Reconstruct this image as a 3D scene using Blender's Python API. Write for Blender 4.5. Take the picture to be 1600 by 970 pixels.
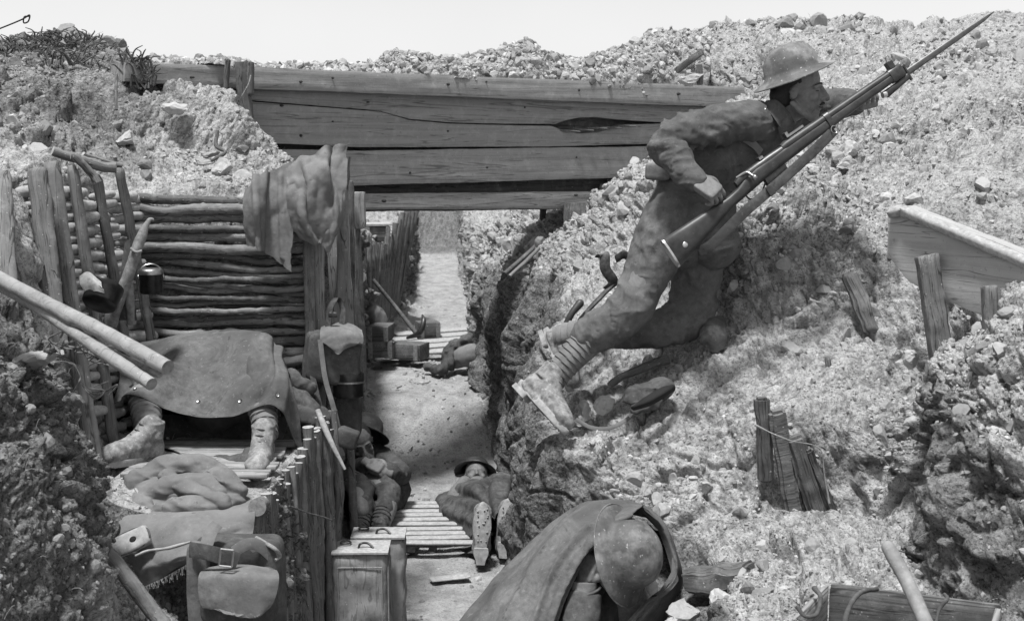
import bpy, math, random
import numpy as np
from mathutils import Vector, Matrix, Euler

for o in list(bpy.data.objects): bpy.data.objects.remove(o)
SC = bpy.context.scene
COL = SC.collection
# ------------------------------------------------------------------ camera
F = 1931.0; CX, CY = 800.0, 485.0; CH = 2.2; PITCH = math.radians(7.38)
cd = bpy.data.cameras.new('camera'); cam = bpy.data.objects.new('camera', cd); COL.objects.link(cam)
cam.location = (0, 0, CH); cam.rotation_euler = (math.radians(90) - PITCH, 0, 0)
cd.sensor_width = 36; cd.lens = F / 1600 * 36; cd.clip_start = 0.05; cd.clip_end = 500
cd.dof.use_dof = True; cd.dof.focus_distance = 4.9; cd.dof.aperture_fstop = 8.0
SC.camera = cam
# ------------------------------------------------------------------ sky, sun, exposure
SUN_DIR = Vector((-0.14, -0.26, 1.0)).normalized()        # towards the sun
elev = math.asin(SUN_DIR.z); azim = math.atan2(SUN_DIR.x, SUN_DIR.y)
w = bpy.data.worlds.new('World'); SC.world = w; w.use_nodes = True
nt = w.node_tree; nt.nodes.clear()
sky = nt.nodes.new('ShaderNodeTexSky'); sky.sky_type = 'NISHITA'; sky.sun_disc = False
sky.sun_elevation = elev; sky.sun_rotation = azim; sky.dust_density = 5.0; sky.air_density = 1.2; sky.ozone_density = 0.5
sky.air_density = .7; sky.dust_density = 2.0
bw = nt.nodes.new('ShaderNodeRGBToBW'); bg = nt.nodes.new('ShaderNodeBackground'); wo = nt.nodes.new('ShaderNodeOutputWorld')
bg.inputs['Strength'].default_value = 0.10
# hazy white sky: bright veil that is strongest low down, over the clear-sky model
tcw = nt.nodes.new('ShaderNodeTexCoord'); sx = nt.nodes.new('ShaderNodeSeparateXYZ'); rw = nt.nodes.new('ShaderNodeValToRGB'); ad = nt.nodes.new('ShaderNodeMath'); ad.operation = 'ADD'
mw = nt.nodes.new('ShaderNodeMath'); mw.operation = 'MULTIPLY'; mw.inputs[1].default_value = 1.0
e = rw.color_ramp.elements; e[0].position = 0.0; e[0].color = (.72, .72, .72, 1); em = e.new(.3); em.color = (.75, .75, .75, 1); e = [e[0], e[2]]; e[1].position = .9; e[1].color = (.22, .22, .22, 1)
nt.links.new(tcw.outputs['Generated'], sx.inputs[0]); nt.links.new(sx.outputs['Z'], rw.inputs[0]); nt.links.new(rw.outputs[0], mw.inputs[0]); mw.inputs[1].default_value = 4.3
nt.links.new(sky.outputs[0], bw.inputs[0]); nt.links.new(bw.outputs[0], ad.inputs[0]); nt.links.new(mw.outputs[0], ad.inputs[1]); cn = nt.nodes.new('ShaderNodeTexNoise'); cn.inputs['Scale'].default_value = 3.5; cn.inputs['Detail'].default_value = 5; nt.links.new(tcw.outputs['Generated'], cn.inputs['Vector'])
cm = nt.nodes.new('ShaderNodeMapRange'); cm.inputs[3].default_value = .93; cm.inputs[4].default_value = 1.07; nt.links.new(cn.outputs['Fac'], cm.inputs[0])
cx = nt.nodes.new('ShaderNodeMath'); cx.operation = 'MULTIPLY'; nt.links.new(ad.outputs[0], cx.inputs[0]); nt.links.new(cm.outputs[0], cx.inputs[1]); nt.links.new(cx.outputs[0], bg.inputs[0]); nt.links.new(bg.outputs[0], wo.inputs[0])
sd = bpy.data.lights.new('sun', 'SUN'); sun = bpy.data.objects.new('sun', sd); COL.objects.link(sun)
sd.energy = 3.9; sd.angle = math.radians(8); sd.color = (1, 1, 1)
sun.rotation_euler = SUN_DIR.to_track_quat('Z', 'Y').to_euler()
vs = SC.view_settings; vs.view_transform = 'Standard'; vs.look = 'None'; vs.gamma = 1; vs.use_curve_mapping = False
vs.exposure = 0.45
# ------------------------------------------------------------------ pixel+distance -> world
_c, _s = math.cos(PITCH), math.sin(PITCH)
def P(px, py, Y):
    u = (px - CX) / F; v = (CY - py) / F
    t = Y / (_c + v * _s)
    return Vector((u * t, Y, CH + (-_s + v * _c) * t))
def PA(l): return [P(*q) for q in l]

# ------------------------------------------------------------------ noise (numpy)
def _h(ix, iy, iz, seed):
    n = (ix.astype(np.int64) * 374761393 + iy.astype(np.int64) * 668265263 + iz.astype(np.int64) * 2147483647 + seed * 974634777) & 0xffffffff
    n = ((n ^ (n >> 13)) * 1274126177) & 0xffffffff
    n = ((n ^ (n >> 16)) * 2246822519) & 0xffffffff
    n = n ^ (n >> 15)
    return (n & 0xffffff).astype(np.float64) / float(0xffffff)
def vnoise(p, seed=0):
    p = np.asarray(p, float); i = np.floor(p).astype(np.int64); f = p - i; f = f * f * f * (f * (f * 6 - 15) + 10)
    r = 0
    for dx in (0, 1):
        wx = f[:, 0] if dx else 1 - f[:, 0]
        for dy in (0, 1):
            wy = f[:, 1] if dy else 1 - f[:, 1]
            for dz in (0, 1):
                wz = f[:, 2] if dz else 1 - f[:, 2]
                r = r + wx * wy * wz * _h(i[:, 0] + dx, i[:, 1] + dy, i[:, 2] + dz, seed)
    return r * 2 - 1
def fbm(p, scale, octv=3, seed=0, gain=.5):
    a = 1.0; r = 0; q = np.asarray(p, float) * scale; t = 0
    for k in range(octv):
        r = r + a * vnoise(q, seed + k * 17); t += a; q = q * 2.03 + 7.3; a *= gain
    return r / t
def worley(p, scale, seed=0):
    q = np.asarray(p, float) * scale; i = np.floor(q).astype(np.int64); best = np.full(len(q), 9.0); cid = np.zeros(len(q))
    for dx in (-1, 0, 1):
        for dy in (-1, 0, 1):
            for dz in (-1, 0, 1):
                a, b, c = i[:, 0] + dx, i[:, 1] + dy, i[:, 2] + dz
                hx = _h(a, b, c, seed); hy = _h(a, b, c, seed + 5); hz = _h(a, b, c, seed + 9)
                d = (a + hx - q[:, 0]) ** 2 + (b + hy - q[:, 1]) ** 2 + (c + hz - q[:, 2]) ** 2
                m = d < best; best[m] = d[m]; cid[m] = hx[m]
    return np.sqrt(best), cid

def blocks(p, scale, seed=0, sharp=.12):
    """angular lumps: every cell gets its own level and tilt, with a crevice between cells; about -1..1"""
    q = np.asarray(p, float) * scale; q = q + np.stack([vnoise(q * .9 + 31 * k, seed + 70 + k) for k in range(3)], 1) * .35
    i = np.floor(q).astype(np.int64); b1 = np.full(len(q), 9.0); b2 = b1.copy(); cid = np.zeros(len(q)); df = np.zeros((len(q), 3))
    for dx in (-1, 0, 1):
        for dy in (-1, 0, 1):
            for dz in (-1, 0, 1):
                a, b, c = i[:, 0] + dx, i[:, 1] + dy, i[:, 2] + dz; hx = _h(a, b, c, seed)
                d3 = np.stack([q[:, 0] - a - hx, q[:, 1] - b - _h(a, b, c, seed + 5), q[:, 2] - c - _h(a, b, c, seed + 9)], 1); d = (d3 ** 2).sum(1)
                m = d < b1; b2 = np.where(m, b1, np.minimum(b2, d)); b1 = np.where(m, d, b1); cid = np.where(m, hx, cid); df[m] = d3[m]
    f = np.sqrt(b2) - np.sqrt(b1); ang = cid * 61.0; tilt = df[:, 0] * np.cos(ang) + df[:, 1] * np.sin(ang) + df[:, 2] * np.cos(ang * 1.7)
    t = np.clip(f / sharp, 0, 1); t = t * t * (3 - 2 * t)
    return ((cid * 7.13) % 1.0 * 2 - 1) * .5 * t + tilt * .8 * t + (t - 1) * .9, cid

# ------------------------------------------------------------------ materials (black-and-white place: every colour neutral)
class NT:
    def __init__(s, name):
        s.m = bpy.data.materials.new(name); s.m.use_nodes = True; s.t = s.m.node_tree; s.b = s.t.nodes['Principled BSDF']
    def n(s, typ, **kw):
        o = s.t.nodes.new(typ)
        for k, v in kw.items():
            if k.startswith('i_'):
                key = k[2:]; key = int(key) if key.isdigit() else key.replace('_', ' ')
                o.inputs[key].default_value = v
            else: setattr(o, k, v)
        return o
    def l(s, a, b): s.t.links.new(a, b)
    def math(s, op, a, b=None, c=None):
        o = s.n('ShaderNodeMath', operation=op)
        for k, v in enumerate((a, b, c)):
            if v is None: continue
            if isinstance(v, (int, float)): o.inputs[k].default_value = v
            else: s.l(v, o.inputs[k])
        return o.outputs[0]
    def noise(s, co, scale, detail=4, rough=.6, dist=0):
        o = s.n('ShaderNodeTexNoise'); o.inputs['Scale'].default_value = scale; o.inputs['Detail'].default_value = detail
        o.inputs['Roughness'].default_value = rough; o.inputs['Distortion'].default_value = dist
        s.l(co, o.inputs['Vector']); return o.outputs['Fac']
    def ramp(s, fac, stops):
        o = s.n('ShaderNodeValToRGB'); e = o.color_ramp.elements
        while len(e) < len(stops): e.new(.5)
        for k, (p, g) in enumerate(stops): e[k].position = p; e[k].color = (g, g, g, 1)
        s.l(fac, o.inputs[0]); return o.outputs[0]
    def mix(s, f, a, b, typ='MIX'):
        o = s.n('ShaderNodeMix', data_type='RGBA', blend_type=typ)
        for k, v in ((0, f), (6, a), (7, b)):
            if isinstance(v, (int, float)): o.inputs[k].default_value = v if k == 0 else (v, v, v, 1)
            else: s.l(v, o.inputs[k])
        return o.outputs[2]
    def coord(s, kind='Object', scale=None):
        if kind == 'World': g = s.n('ShaderNodeNewGeometry').outputs['Position']
        else: g = s.n('ShaderNodeTexCoord').outputs[kind]
        if scale:
            m = s.n('ShaderNodeMapping'); m.inputs['Scale'].default_value = scale; s.l(g, m.inputs[0]); return m.outputs[0]
        return g
    def bump(s, h, strength, dist, prev=None):
        o = s.n('ShaderNodeBump'); o.inputs['Strength'].default_value = strength; o.inputs['Distance'].default_value = dist
        s.l(h, o.inputs['Height'])
        if prev: s.l(prev, o.inputs['Normal'])
        return o.outputs[0]
    def fin(s, col, rough=.9, nrm=None, metal=0, spec=.25):
        if isinstance(col, (int, float)): s.b.inputs['Base Color'].default_value = (col, col, col, 1)
        else: s.l(col, s.b.inputs['Base Color'])
        if isinstance(rough, (int, float)): s.b.inputs['Roughness'].default_value = rough
        else: s.l(rough, s.b.inputs['Roughness'])
        s.b.inputs['Metallic'].default_value = metal
        s.b.inputs['Specular IOR Level'].default_value = spec
        if nrm: s.l(nrm, s.b.inputs['Normal'])
        return s.m

def m_cloth(name, g, dirt=.3, weave=900, var=.35, bumpd=.0012, wrinkle=.5):
    """woven khaki cloth with mud and dust"""
    t = NT(name); w_ = t.coord('World')
    a = t.noise(w_, 9, 5, .65); b = t.noise(w_, 45, 4, .7); c = t.noise(w_, 3.2, 3, .6)
    base = t.ramp(a, [(.25, g * (1 - var)), (.75, g * (1 + var))])
    mud = t.math('MULTIPLY', t.math('MULTIPLY', t.ramp(c, [(.42, 0), (.68, 1)]), t.ramp(b, [(.35, 0), (.65, 1)])), dirt)
    base = t.mix(mud, base, .34)
    st = t.ramp(t.noise(w_, 6.5, 6, .75, .8), [(.47, 0), (.66, 1)])
    base = t.mix(t.math('MULTIPLY', st, .10 + .45 * dirt), base, t.mix(b, .14, .5))
    sp = t.ramp(t.noise(w_, 75, 2, .5), [(.665, 0), (.70, 1)])
    base = t.mix(t.math('MULTIPLY', sp, .05 + .4 * dirt), base, .42)
    sk = t.ramp(t.noise(w_, 26, 3, .6), [(.66, 0), (.72, 1)])
    base = t.mix(t.math('MULTIPLY', sk, .5), base, g * .35)
    fine = t.noise(w_, weave, 2, .5)
    base = t.mix(t.math('MULTIPLY', fine, .35), base, g * .45)
    n = t.bump(fine, .5, bumpd); n = t.bump(b, .45, .005, n)
    rg = t.n('ShaderNodeTexNoise', noise_type='RIDGED_MULTIFRACTAL'); rg.inputs['Scale'].default_value = 5.5; rg.inputs['Detail'].default_value = 3; rg.inputs['Roughness'].default_value = .45; t.l(w_, rg.inputs['Vector'])
    n = t.bump(rg.outputs['Fac'], wrinkle, .012, n)
   
    return t.fin(base, .95, n, spec=.1)
def m_wood(name, g, coord='UV', var=.4, grain=(3.0, 60, 1), mud=.3, bd=.003, cracks=1.0):
    t = NT(name); co = t.coord(coord, grain)
    w_ = t.coord('World')
    a = t.noise(co, 1.0, 6, .65, .6); b = t.noise(w_, 14, 5, .7); c = t.noise(w_, 60, 3, .6)
    base = t.ramp(a, [(.25, g * (1 - var)), (.5, g), (.8, g * (1 + var))])
    base = t.mix(t.math('MULTIPLY', t.ramp(b, [(.5, 0), (.72, 1)]), mud), base, .42)
    base = t.mix(t.ramp(c, [(.62, 0), (.74, .5)]), base, g * .35)
    sp = t.ramp(t.noise(w_, 110, 2, .5), [(.7, 0), (.75, .8)])
    base = t.mix(sp, base, .5)
    ck = t.noise(co, .55, 3, .5, 1.2); ck = t.math('ABSOLUTE', t.math('SUBTRACT', ck, .5)); ck = t.math('MULTIPLY', t.ramp(ck, [(.003, 1), (.012, 0)]), cracks)
    base = t.mix(t.math('MULTIPLY', ck, .8), base, g * .15)
    n = t.bump(a, .8, bd); n = t.bump(b, .5, .005, n)
    return t.fin(base, .85, n, spec=.2)
def m_plain(name, g, rough=.6, metal=0, var=.3, scale=30, bd=.001, spec=.4, dust=0):
    t = NT(name); w_ = t.coord('World'); a = t.noise(w_, scale, 5, .65)
    base = t.ramp(a, [(.3, g * (1 - var)), (.7, g * (1 + var))])
    if dust:
        d = t.ramp(t.noise(w_, scale * .6, 4, .7), [(.45, 0), (.7, 1)]); base = t.mix(t.math('MULTIPLY', d, dust), base, .4)
        sp = t.ramp(t.noise(w_, 90, 2, .5), [(.68, 0), (.73, 1)]); base = t.mix(t.math('MULTIPLY', sp, dust), base, .5)
    return t.fin(base, rough, t.bump(a, .5, bd), metal, spec)
def m_earth(name):
    t = NT(name); w_ = t.coord('World')
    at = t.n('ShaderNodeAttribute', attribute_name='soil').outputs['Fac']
    cl = t.n('ShaderNodeAttribute', attribute_name='clod_tone_shade').outputs['Fac']
    a = t.noise(w_, 5, 6, .7); b = t.noise(w_, 38, 5, .75); c = t.noise(w_, 150, 3, .7)
    d = t.noise(w_, 95, 4, .75); e_ = t.noise(w_, 230, 2, .6)
    chalk = t.ramp(b, [(.3, .30), (.5, .46), (.68, .64)])
    chalk = t.mix(t.math('MULTIPLY', t.ramp(a, [(.42, 1), (.6, 0)]), .3), chalk, .28)
    vo = t.n('ShaderNodeTexVoronoi'); vo.inputs['Scale'].default_value = 60; t.l(w_, vo.inputs['Vector'])
    cellg = t.ramp(vo.outputs['Color'], [(.0, .18), (.4, .38), (.8, .55), (1., .68)])
    peb = t.ramp(vo.outputs['Distance'], [(.2, 1), (.5, 0)])
    chalk = t.mix(t.math('MULTIPLY', peb, .45), chalk, cellg)
    chalk = t.mix(t.ramp(d, [(.38, .8), (.45, 0)]), chalk, .1)
    chalk = t.mix(t.ramp(e_, [(.34, .6), (.42, 0)]), chalk, .1)
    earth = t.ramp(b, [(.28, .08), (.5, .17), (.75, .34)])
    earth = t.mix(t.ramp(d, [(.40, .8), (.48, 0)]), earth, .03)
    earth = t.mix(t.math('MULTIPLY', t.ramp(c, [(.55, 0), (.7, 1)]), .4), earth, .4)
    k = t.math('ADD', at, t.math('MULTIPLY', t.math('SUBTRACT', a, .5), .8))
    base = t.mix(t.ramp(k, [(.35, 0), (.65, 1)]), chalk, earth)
    fl = t.n('ShaderNodeAttribute', attribute_name='floor').outputs['Fac']
    dustc = t.ramp(t.noise(w_, 7, 8, .75, .4), [(.3, .19), (.5, .33), (.7, .46)])
    dustc = t.mix(t.ramp(d, [(.38, .6), (.46, 0)]), dustc, .12)
    base = t.mix(1.0, base, t.ramp(cl, [(0, .5), (.4, .9), (1, 1.0)]), 'MULTIPLY')  # crevice shade multiplied into the ground colour
    base = t.mix(fl, base, dustc)
    n = t.bump(c, .7, .004); n = t.bump(d, .8, .007, n); n = t.bump(b, .7, .016, n); n = t.bump(t.math('SUBTRACT', 1, vo.outputs['Distance']), t.math('SUBTRACT', 1, fl) and .45, .01, n)
    return t.fin(base, .97, n, spec=.1)
def m_stone(name, lo=.15, hi=.62):
    t = NT(name); w_ = t.coord('World'); at = t.n('ShaderNodeAttribute', attribute_name='tone').outputs['Fac']
    b = t.noise(w_, 60, 5, .7)
    base = t.mix(at, lo, hi); base = t.mix(.5, base, t.ramp(b, [(.3, .5), (.7, 1.0)]), 'MULTIPLY')
    return t.fin(base, .95, t.bump(b, .6, .006), spec=.1)

M = {}
M['earth'] = m_earth('chalky earth')
M['rubble'] = m_stone('rubble stones', .10, .56)
M['stone'] = m_stone('chalk stones', .22, .6)
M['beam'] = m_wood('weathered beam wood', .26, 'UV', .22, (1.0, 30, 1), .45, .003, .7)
M['beam_pale'] = m_wood('paler plank wood', .26, 'UV', .3, (2, 40, 1), .35)
M['bark'] = m_wood('bark pole', .17, 'UV', .55, (30, 4, 1), .4, .004)
M['bark_dark'] = m_wood('dark bark', .1, 'UV', .5, (30, 5, 1), .3, .005)
M['bark_pale'] = m_wood('pale birch pole', .25, 'UV', .3, (9, 14, 1), .5, .003, .5)
M['stake'] = m_wood('split stake wood', .14, 'UV', .5, (60, 4, 1), .25, .005)
M['split'] = m_wood('split wood', .15, 'UV', .5, (3, 55, 1), .3, .005)
M['end'] = m_plain('cut log end', .34, .9, 0, .3, 60, .002, .1)
M['end_dark'] = m_plain('weathered log end', .2, .9, 0, .4, 60, .002, .1)
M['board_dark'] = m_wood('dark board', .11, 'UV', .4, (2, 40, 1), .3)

# ------------------------------------------------------------------ mesh builders
class Geo:
    def __init__(s): s.v = []; s.f = []; s.uv = []; s.mi = []
    def add(s, v, f, uv=None, mi=0):
        o = len(s.v); s.v += [tuple(q) for q in v]; s.uv += list(uv) if uv is not None else [(q[0], q[2]) for q in v]
        s.f += [tuple(i + o for i in q) for q in f]
        s.mi += [mi] * len(f) if isinstance(mi, int) else list(mi)
        return s
    def arr(s): return np.array(s.v, float)
def root_loc(o):
    L = Vector((0, 0, 0))
    while o is not None: L += o.location; o = o.parent
    return L
def tag(o, label=None, cat=None, group=None, kind=None):
    if label: o['label'] = label
    if cat: o['category'] = cat
    if group: o['group'] = group
    if kind: o['kind'] = kind
    return o
def empty(name, loc, label, cat, group=None):
    o = bpy.data.objects.new(name, None); COL.objects.link(o); o.location = loc; o.empty_display_size = .1
    return tag(o, label, cat, group)
def mk(name, g, mat, parent=None, smooth=True, label=None, cat=None, group=None, kind=None, origin=None):
    me = bpy.data.meshes.new(name)
    V = np.array(g.v, float)
    if parent is not None: L = np.array(root_loc(parent)); loc = (0, 0, 0)
    else:
        if origin is None:
            lo, hi = V.min(0), V.max(0); L = np.array([(lo[0] + hi[0]) / 2, (lo[1] + hi[1]) / 2, lo[2]])
        else: L = np.array(origin, float)
        loc = L
    V = V - L
    me.from_pydata(V.tolist(), [], g.f)
    me.materials.clear()
    for m in (mat if isinstance(mat, (list, tuple)) else [mat]): me.materials.append(m)
    if any(g.mi): me.polygons.foreach_set('material_index', g.mi)
    uvl = me.uv_layers.new(name='UVMap'); li = np.zeros(len(me.loops), np.int32); me.loops.foreach_get('vertex_index', li)
    uvl.data.foreach_set('uv', np.array(g.uv, np.float32)[li].ravel())
    if smooth: me.polygons.foreach_set('use_smooth', [True] * len(me.polygons))
    me.update()
    o = bpy.data.objects.new(name, me); COL.objects.link(o)
    if parent is not None: o.parent = parent
    else: o.location = loc
    if smooth: me.set_sharp_from_angle(angle=math.radians(40 if smooth == 'auto' else 58))
    return tag(o, label, cat, group, kind)
def grid_faces(nr, nc, wrap=False):
    f = []
    for i in range(nr - 1):
        for j in range(nc if wrap else nc - 1):
            a = i * nc + j; b = i * nc + (j + 1) % nc
            f.append((a, b, b + nc, a + nc))
    return f
def catmull(pts, n, closed=False):
    pts = np.array([list(p) for p in pts], float); m = len(pts)
    if m == 2: t = np.linspace(0, 1, n)[:, None]; return pts[0] * (1 - t) + pts[1] * t
    P0 = np.vstack([2 * pts[0] - pts[1], pts, 2 * pts[-1] - pts[-2]])
    u = np.linspace(0, m - 1 - 1e-9, n); i = np.floor(u).astype(int); t = (u - i)[:, None]
    a, b, c, d = P0[i], P0[i + 1], P0[i + 2], P0[i + 3]
    return .5 * ((2 * b) + (-a + c) * t + (2 * a - 5 * b + 4 * c - d) * t ** 2 + (-a + 3 * b - 3 * c + d) * t ** 3)
def frames(pts):
    n = len(pts); T = np.gradient(pts, axis=0); T /= np.linalg.norm(T, axis=1)[:, None] + 1e-12
    up = np.array([0, 0, 1.]) if abs(T[0][2]) < .9 else np.array([0, 1., 0]); N = []
    nn = np.cross(T[0], up); nn /= np.linalg.norm(nn)
    for k in range(n):
        nn = nn - T[k] * nn.dot(T[k]); nn /= np.linalg.norm(nn) + 1e-12; N.append(nn.copy())
    N = np.array(N); return T, N, np.cross(T, N)
def tube(pts, radii, seg=12, n=None, rough=0.0, rs=20, ell=1.0, cap=True, capmi=0, fn=None, seed=0, g=None, mi=0, dome=False, nrm=None):
    """swept tube; fn(s, theta)-> radius factor; dome rounds the ends"""
    g = g or Geo()
    n = n or max(len(pts) * 4, 6)
    C = catmull(pts, n) if len(pts) > 2 else catmull(pts, n)
    R = np.interp(np.linspace(0, 1, n), np.linspace(0, 1, len(radii)), radii) if len(radii) > 1 else np.full(n, radii[0])
    if len(radii) > 2: R = catmull([[r] for r in radii], n)[:, 0]
    T, N, B = frames(C)
    if nrm is not None:
        nv = np.array(nrm, float); N = nv[None, :] - T * (T @ nv)[:, None]; N /= np.linalg.norm(N, axis=1)[:, None]; B = np.cross(T, N)
    if dome:
        k = 4; a = np.linspace(0, math.pi / 2, k, endpoint=False)
        C = np.vstack([C[0] - T[0] * (R[0] * np.cos(a))[:, None], C, C[-1] + T[-1] * (R[-1] * np.cos(a[::-1]))[:, None]])
        N = np.vstack([np.repeat(N[:1], k, 0), N, np.repeat(N[-1:], k, 0)]); B = np.vstack([np.repeat(B[:1], k, 0), B, np.repeat(B[-1:], k, 0)])
        R = np.concatenate([R[0] * np.sin(a) + 1e-4, R, R[-1] * np.sin(a[::-1]) + 1e-4]); n = len(R)
    th = np.linspace(0, 2 * math.pi, seg, endpoint=False)
    L = np.concatenate([[0], np.cumsum(np.linalg.norm(np.diff(C, axis=0), axis=1))])
    S, TH = np.meshgrid(L, th, indexing='ij'); RR = np.repeat(R[:, None], seg, 1)
    if fn is not None: RR = RR * fn(S / max(L[-1], 1e-6), TH, S)
    V = C[:, None, :] + RR[..., None] * (np.cos(TH)[..., None] * N[:, None, :] + ell * np.sin(TH)[..., None] * B[:, None, :])
    V = V.reshape(-1, 3)
    if rough:
        d = fbm(V + seed * 3.1, rs, 3, seed); cc = np.repeat(C, seg, 0); dr = V - cc; dr /= np.linalg.norm(dr, axis=1)[:, None] + 1e-9
        V = V + dr * (d * rough)[:, None]
    uv = np.stack([TH.ravel() * np.repeat(R, seg).mean(), S.ravel()], 1)
    f = grid_faces(n, seg, True); m = [mi] * len(f)
    vl = V.tolist(); uvl = uv.tolist()
    if cap:
        f.append(tuple(range(seg - 1, -1, -1))); f.append(tuple((n - 1) * seg + k for k in range(seg))); m += [capmi, capmi]
    g.add(vl, f, uvl, m); return g
def ellipsoid(c, r, rot=None, seg=20, g=None, mi=0):
    g = g or Geo(); n = seg // 2 + 1; v = []
    R = rot if rot is not None else Matrix.Identity(3); c = Vector(c)
    for i in range(1, n - 1):
        a = math.pi * i / (n - 1)
        for j in range(seg):
            b = 2 * math.pi * j / seg
            v.append(c + R @ Vector((r[0] * math.sin(a) * math.cos(b), r[1] * math.sin(a) * math.sin(b), r[2] * math.cos(a))))
    f = grid_faces(n - 2, seg, True); f = [q[::-1] for q in f]
    v.append(c + R @ Vector((0, 0, r[2]))); v.append(c + R @ Vector((0, 0, -r[2]))); t = len(v) - 2
    for j in range(seg):
        f.append((t, j, (j + 1) % seg)); k = (n - 3) * seg; f.append((t + 1, k + (j + 1) % seg, k + j))
    g.add(v, f, None, mi); return g
def box(c, half, rot=None, g=None, mi=0, div=(1, 1, 1), rough=0, seed=0, bevel=0.0):
    """box with subdivided faces, slightly irregular; rot 3x3; local x is the grain"""
    g = g or Geo(); R = rot if rot is not None else Matrix.Identity(3); c = Vector(c)
    nx, ny, nz = [max(1, d) for d in div]; idx = {}; v = []; uv = []; f = []
    def vid(i, j, k):
        key = (i, j, k)
        if key not in idx:
            x, y, z = 2 * i / nx - 1, 2 * j / ny - 1, 2 * k / nz - 1
            q = Vector((x * half[0], y * half[1], z * half[2]))
            if bevel:
                cnt = (abs(x) == 1) + (abs(y) == 1) + (abs(z) == 1)
                if cnt >= 2:
                    q = Vector((q.x - (x * bevel if abs(x) == 1 else 0), q.y - (y * bevel if abs(y) == 1 else 0), q.z - (z * bevel if abs(z) == 1 else 0)))
            idx[key] = len(v); v.append(q); uv.append((q.x + half[1] * .0, q.z + q.y))
        return idx[key]
    for i in range(nx):
        for j in range(ny):
            f.append((vid(i, j, 0), vid(i, j + 1, 0), vid(i + 1, j + 1, 0), vid(i + 1, j, 0)))
            f.append((vid(i, j, nz), vid(i + 1, j, nz), vid(i + 1, j + 1, nz), vid(i, j + 1, nz)))
    for i in range(nx):
        for k in range(nz):
            f.append((vid(i, 0, k), vid(i + 1, 0, k), vid(i + 1, 0, k + 1), vid(i, 0, k + 1)))
            f.append((vid(i, ny, k), vid(i, ny, k + 1), vid(i + 1, ny, k + 1), vid(i + 1, ny, k)))
    for j in range(ny):
        for k in range(nz):
            f.append((vid(0, j, k), vid(0, j, k + 1), vid(0, j + 1, k + 1), vid(0, j + 1, k)))
            f.append((vid(nx, j, k), vid(nx, j + 1, k), vid(nx, j + 1, k + 1), vid(nx, j, k + 1)))
    A = np.array([list(c + R @ q) for q in v])
    if rough:
        for ax in range(3): A[:, ax] += fbm(A + ax * 11.7 + seed, 14, 3, seed + ax) * rough
    g.add(A.tolist(), f, uv, mi); return g
def axes(x, z_hint=(0, 0, 1)):
    """3x3 with columns x, y, z; z near the hint"""
    x = Vector(x).normalized(); y = Vector(z_hint).cross(x)
    if y.length < 1e-5: y = Vector((0, 1, 0)).cross(x)
    y.normalize(); z = x.cross(y)
    return Matrix(((x.x, y.x, z.x), (x.y, y.y, z.y), (x.z, y.z, z.z)))
def bar(p0, p1, w, h, hint=(0, 0, 1), rough=.003, seed=0, g=None, mi=0, bevel=.003, div=None):
    p0, p1 = Vector(p0), Vector(p1); L = (p1 - p0).length
    return box((p0 + p1) / 2, (L / 2, w / 2, h / 2), axes(p1 - p0, hint), g, mi, div or (max(4, int(L / .03)), 3, 3), rough, seed, bevel)
def sheet(rows, nu=60, nv=40, ragged=0.0, fold=0.0, fs=6, fstretch=(1, 1, 1), seed=0, thick=.003, g=None, fine=.0, fines=25, creases=None):
    """cloth through a grid of control points (rows of equal length), folded and given thickness"""
    R = [catmull(r, nu) for r in rows]
    G = np.stack([catmull([R[k][j] for k in range(len(R))], nv) for j in range(nu)], 1)   # nv x nu x 3
    def norm(G):
        n = np.cross(np.gradient(G, axis=1), np.gradient(G, axis=0)); return n / (np.linalg.norm(n, axis=2)[..., None] + 1e-12)
    N = norm(G)
    U, W = np.meshgrid(np.linspace(0, 1, nu), np.linspace(0, 1, nv))
    flat = G.reshape(-1, 3) * np.array(fstretch)
    if fold:
        r = 1 - np.abs(fbm(flat + seed, fs, 3, seed)) * 2.2
        G = G + N * (r.reshape(nv, nu, 1) * fold)
    if creases:
        for (u0, v0, u1, v1, w_, a) in creases:      # ridges in the sheet's own parameter space
            d = np.array([u1 - u0, v1 - v0]); L2 = d @ d; t = np.clip(((U - u0) * d[0] + (W - v0) * d[1]) / L2, 0, 1)
            dist = np.hypot(U - u0 - t * d[0], W - v0 - t * d[1]); G = G + N * (a * np.exp(-(dist / w_) ** 2) * (1 - .3 * t))[..., None]
    if fine: G = G + norm(G) * (fbm(G.reshape(-1, 3), fines, 3, seed + 3).reshape(nv, nu, 1) * fine)
    if ragged:
        for sl, ax in ((np.s_[0, :], 0), (np.s_[-1, :], 0), (np.s_[:, 0], 1), (np.s_[:, -1], 1)):
            inn = G[1, :] if (ax == 0 and sl[0] == 0) else G[-2, :] if ax == 0 else G[:, 1] if sl[1] == 0 else G[:, -2]
            d = G[sl] - inn; d /= np.linalg.norm(d, axis=1)[:, None] + 1e-9; G[sl] = G[sl] + d * ((fbm(G[sl], 22, 3, seed + 5) + .2) * ragged)[:, None]
    N = norm(G)
    A = G.reshape(-1, 3); Bk = (G - N * thick).reshape(-1, 3); nn = nv * nu
    f = grid_faces(nv, nu); f2 = [tuple(i + nn for i in q[::-1]) for q in f]; e = []
    for j in range(nu - 1): e.append((j + 1, j, j + nn, j + 1 + nn)); k = (nv - 1) * nu; e.append((k + j, k + j + 1, k + j + 1 + nn, k + j + nn))
    for i in range(nv - 1): a = i * nu; e.append((a, a + nu, a + nu + nn, a + nn)); b = a + nu - 1; e.append((b + nu, b, b + nn, b + nu + nn))
    uv = np.stack([U.ravel(), W.ravel()], 1).tolist()
    g = g or Geo(); g.add(np.vstack([A, Bk]).tolist(), f + f2 + e, uv + uv); g.grid = G; g.N = N; return g
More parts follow.
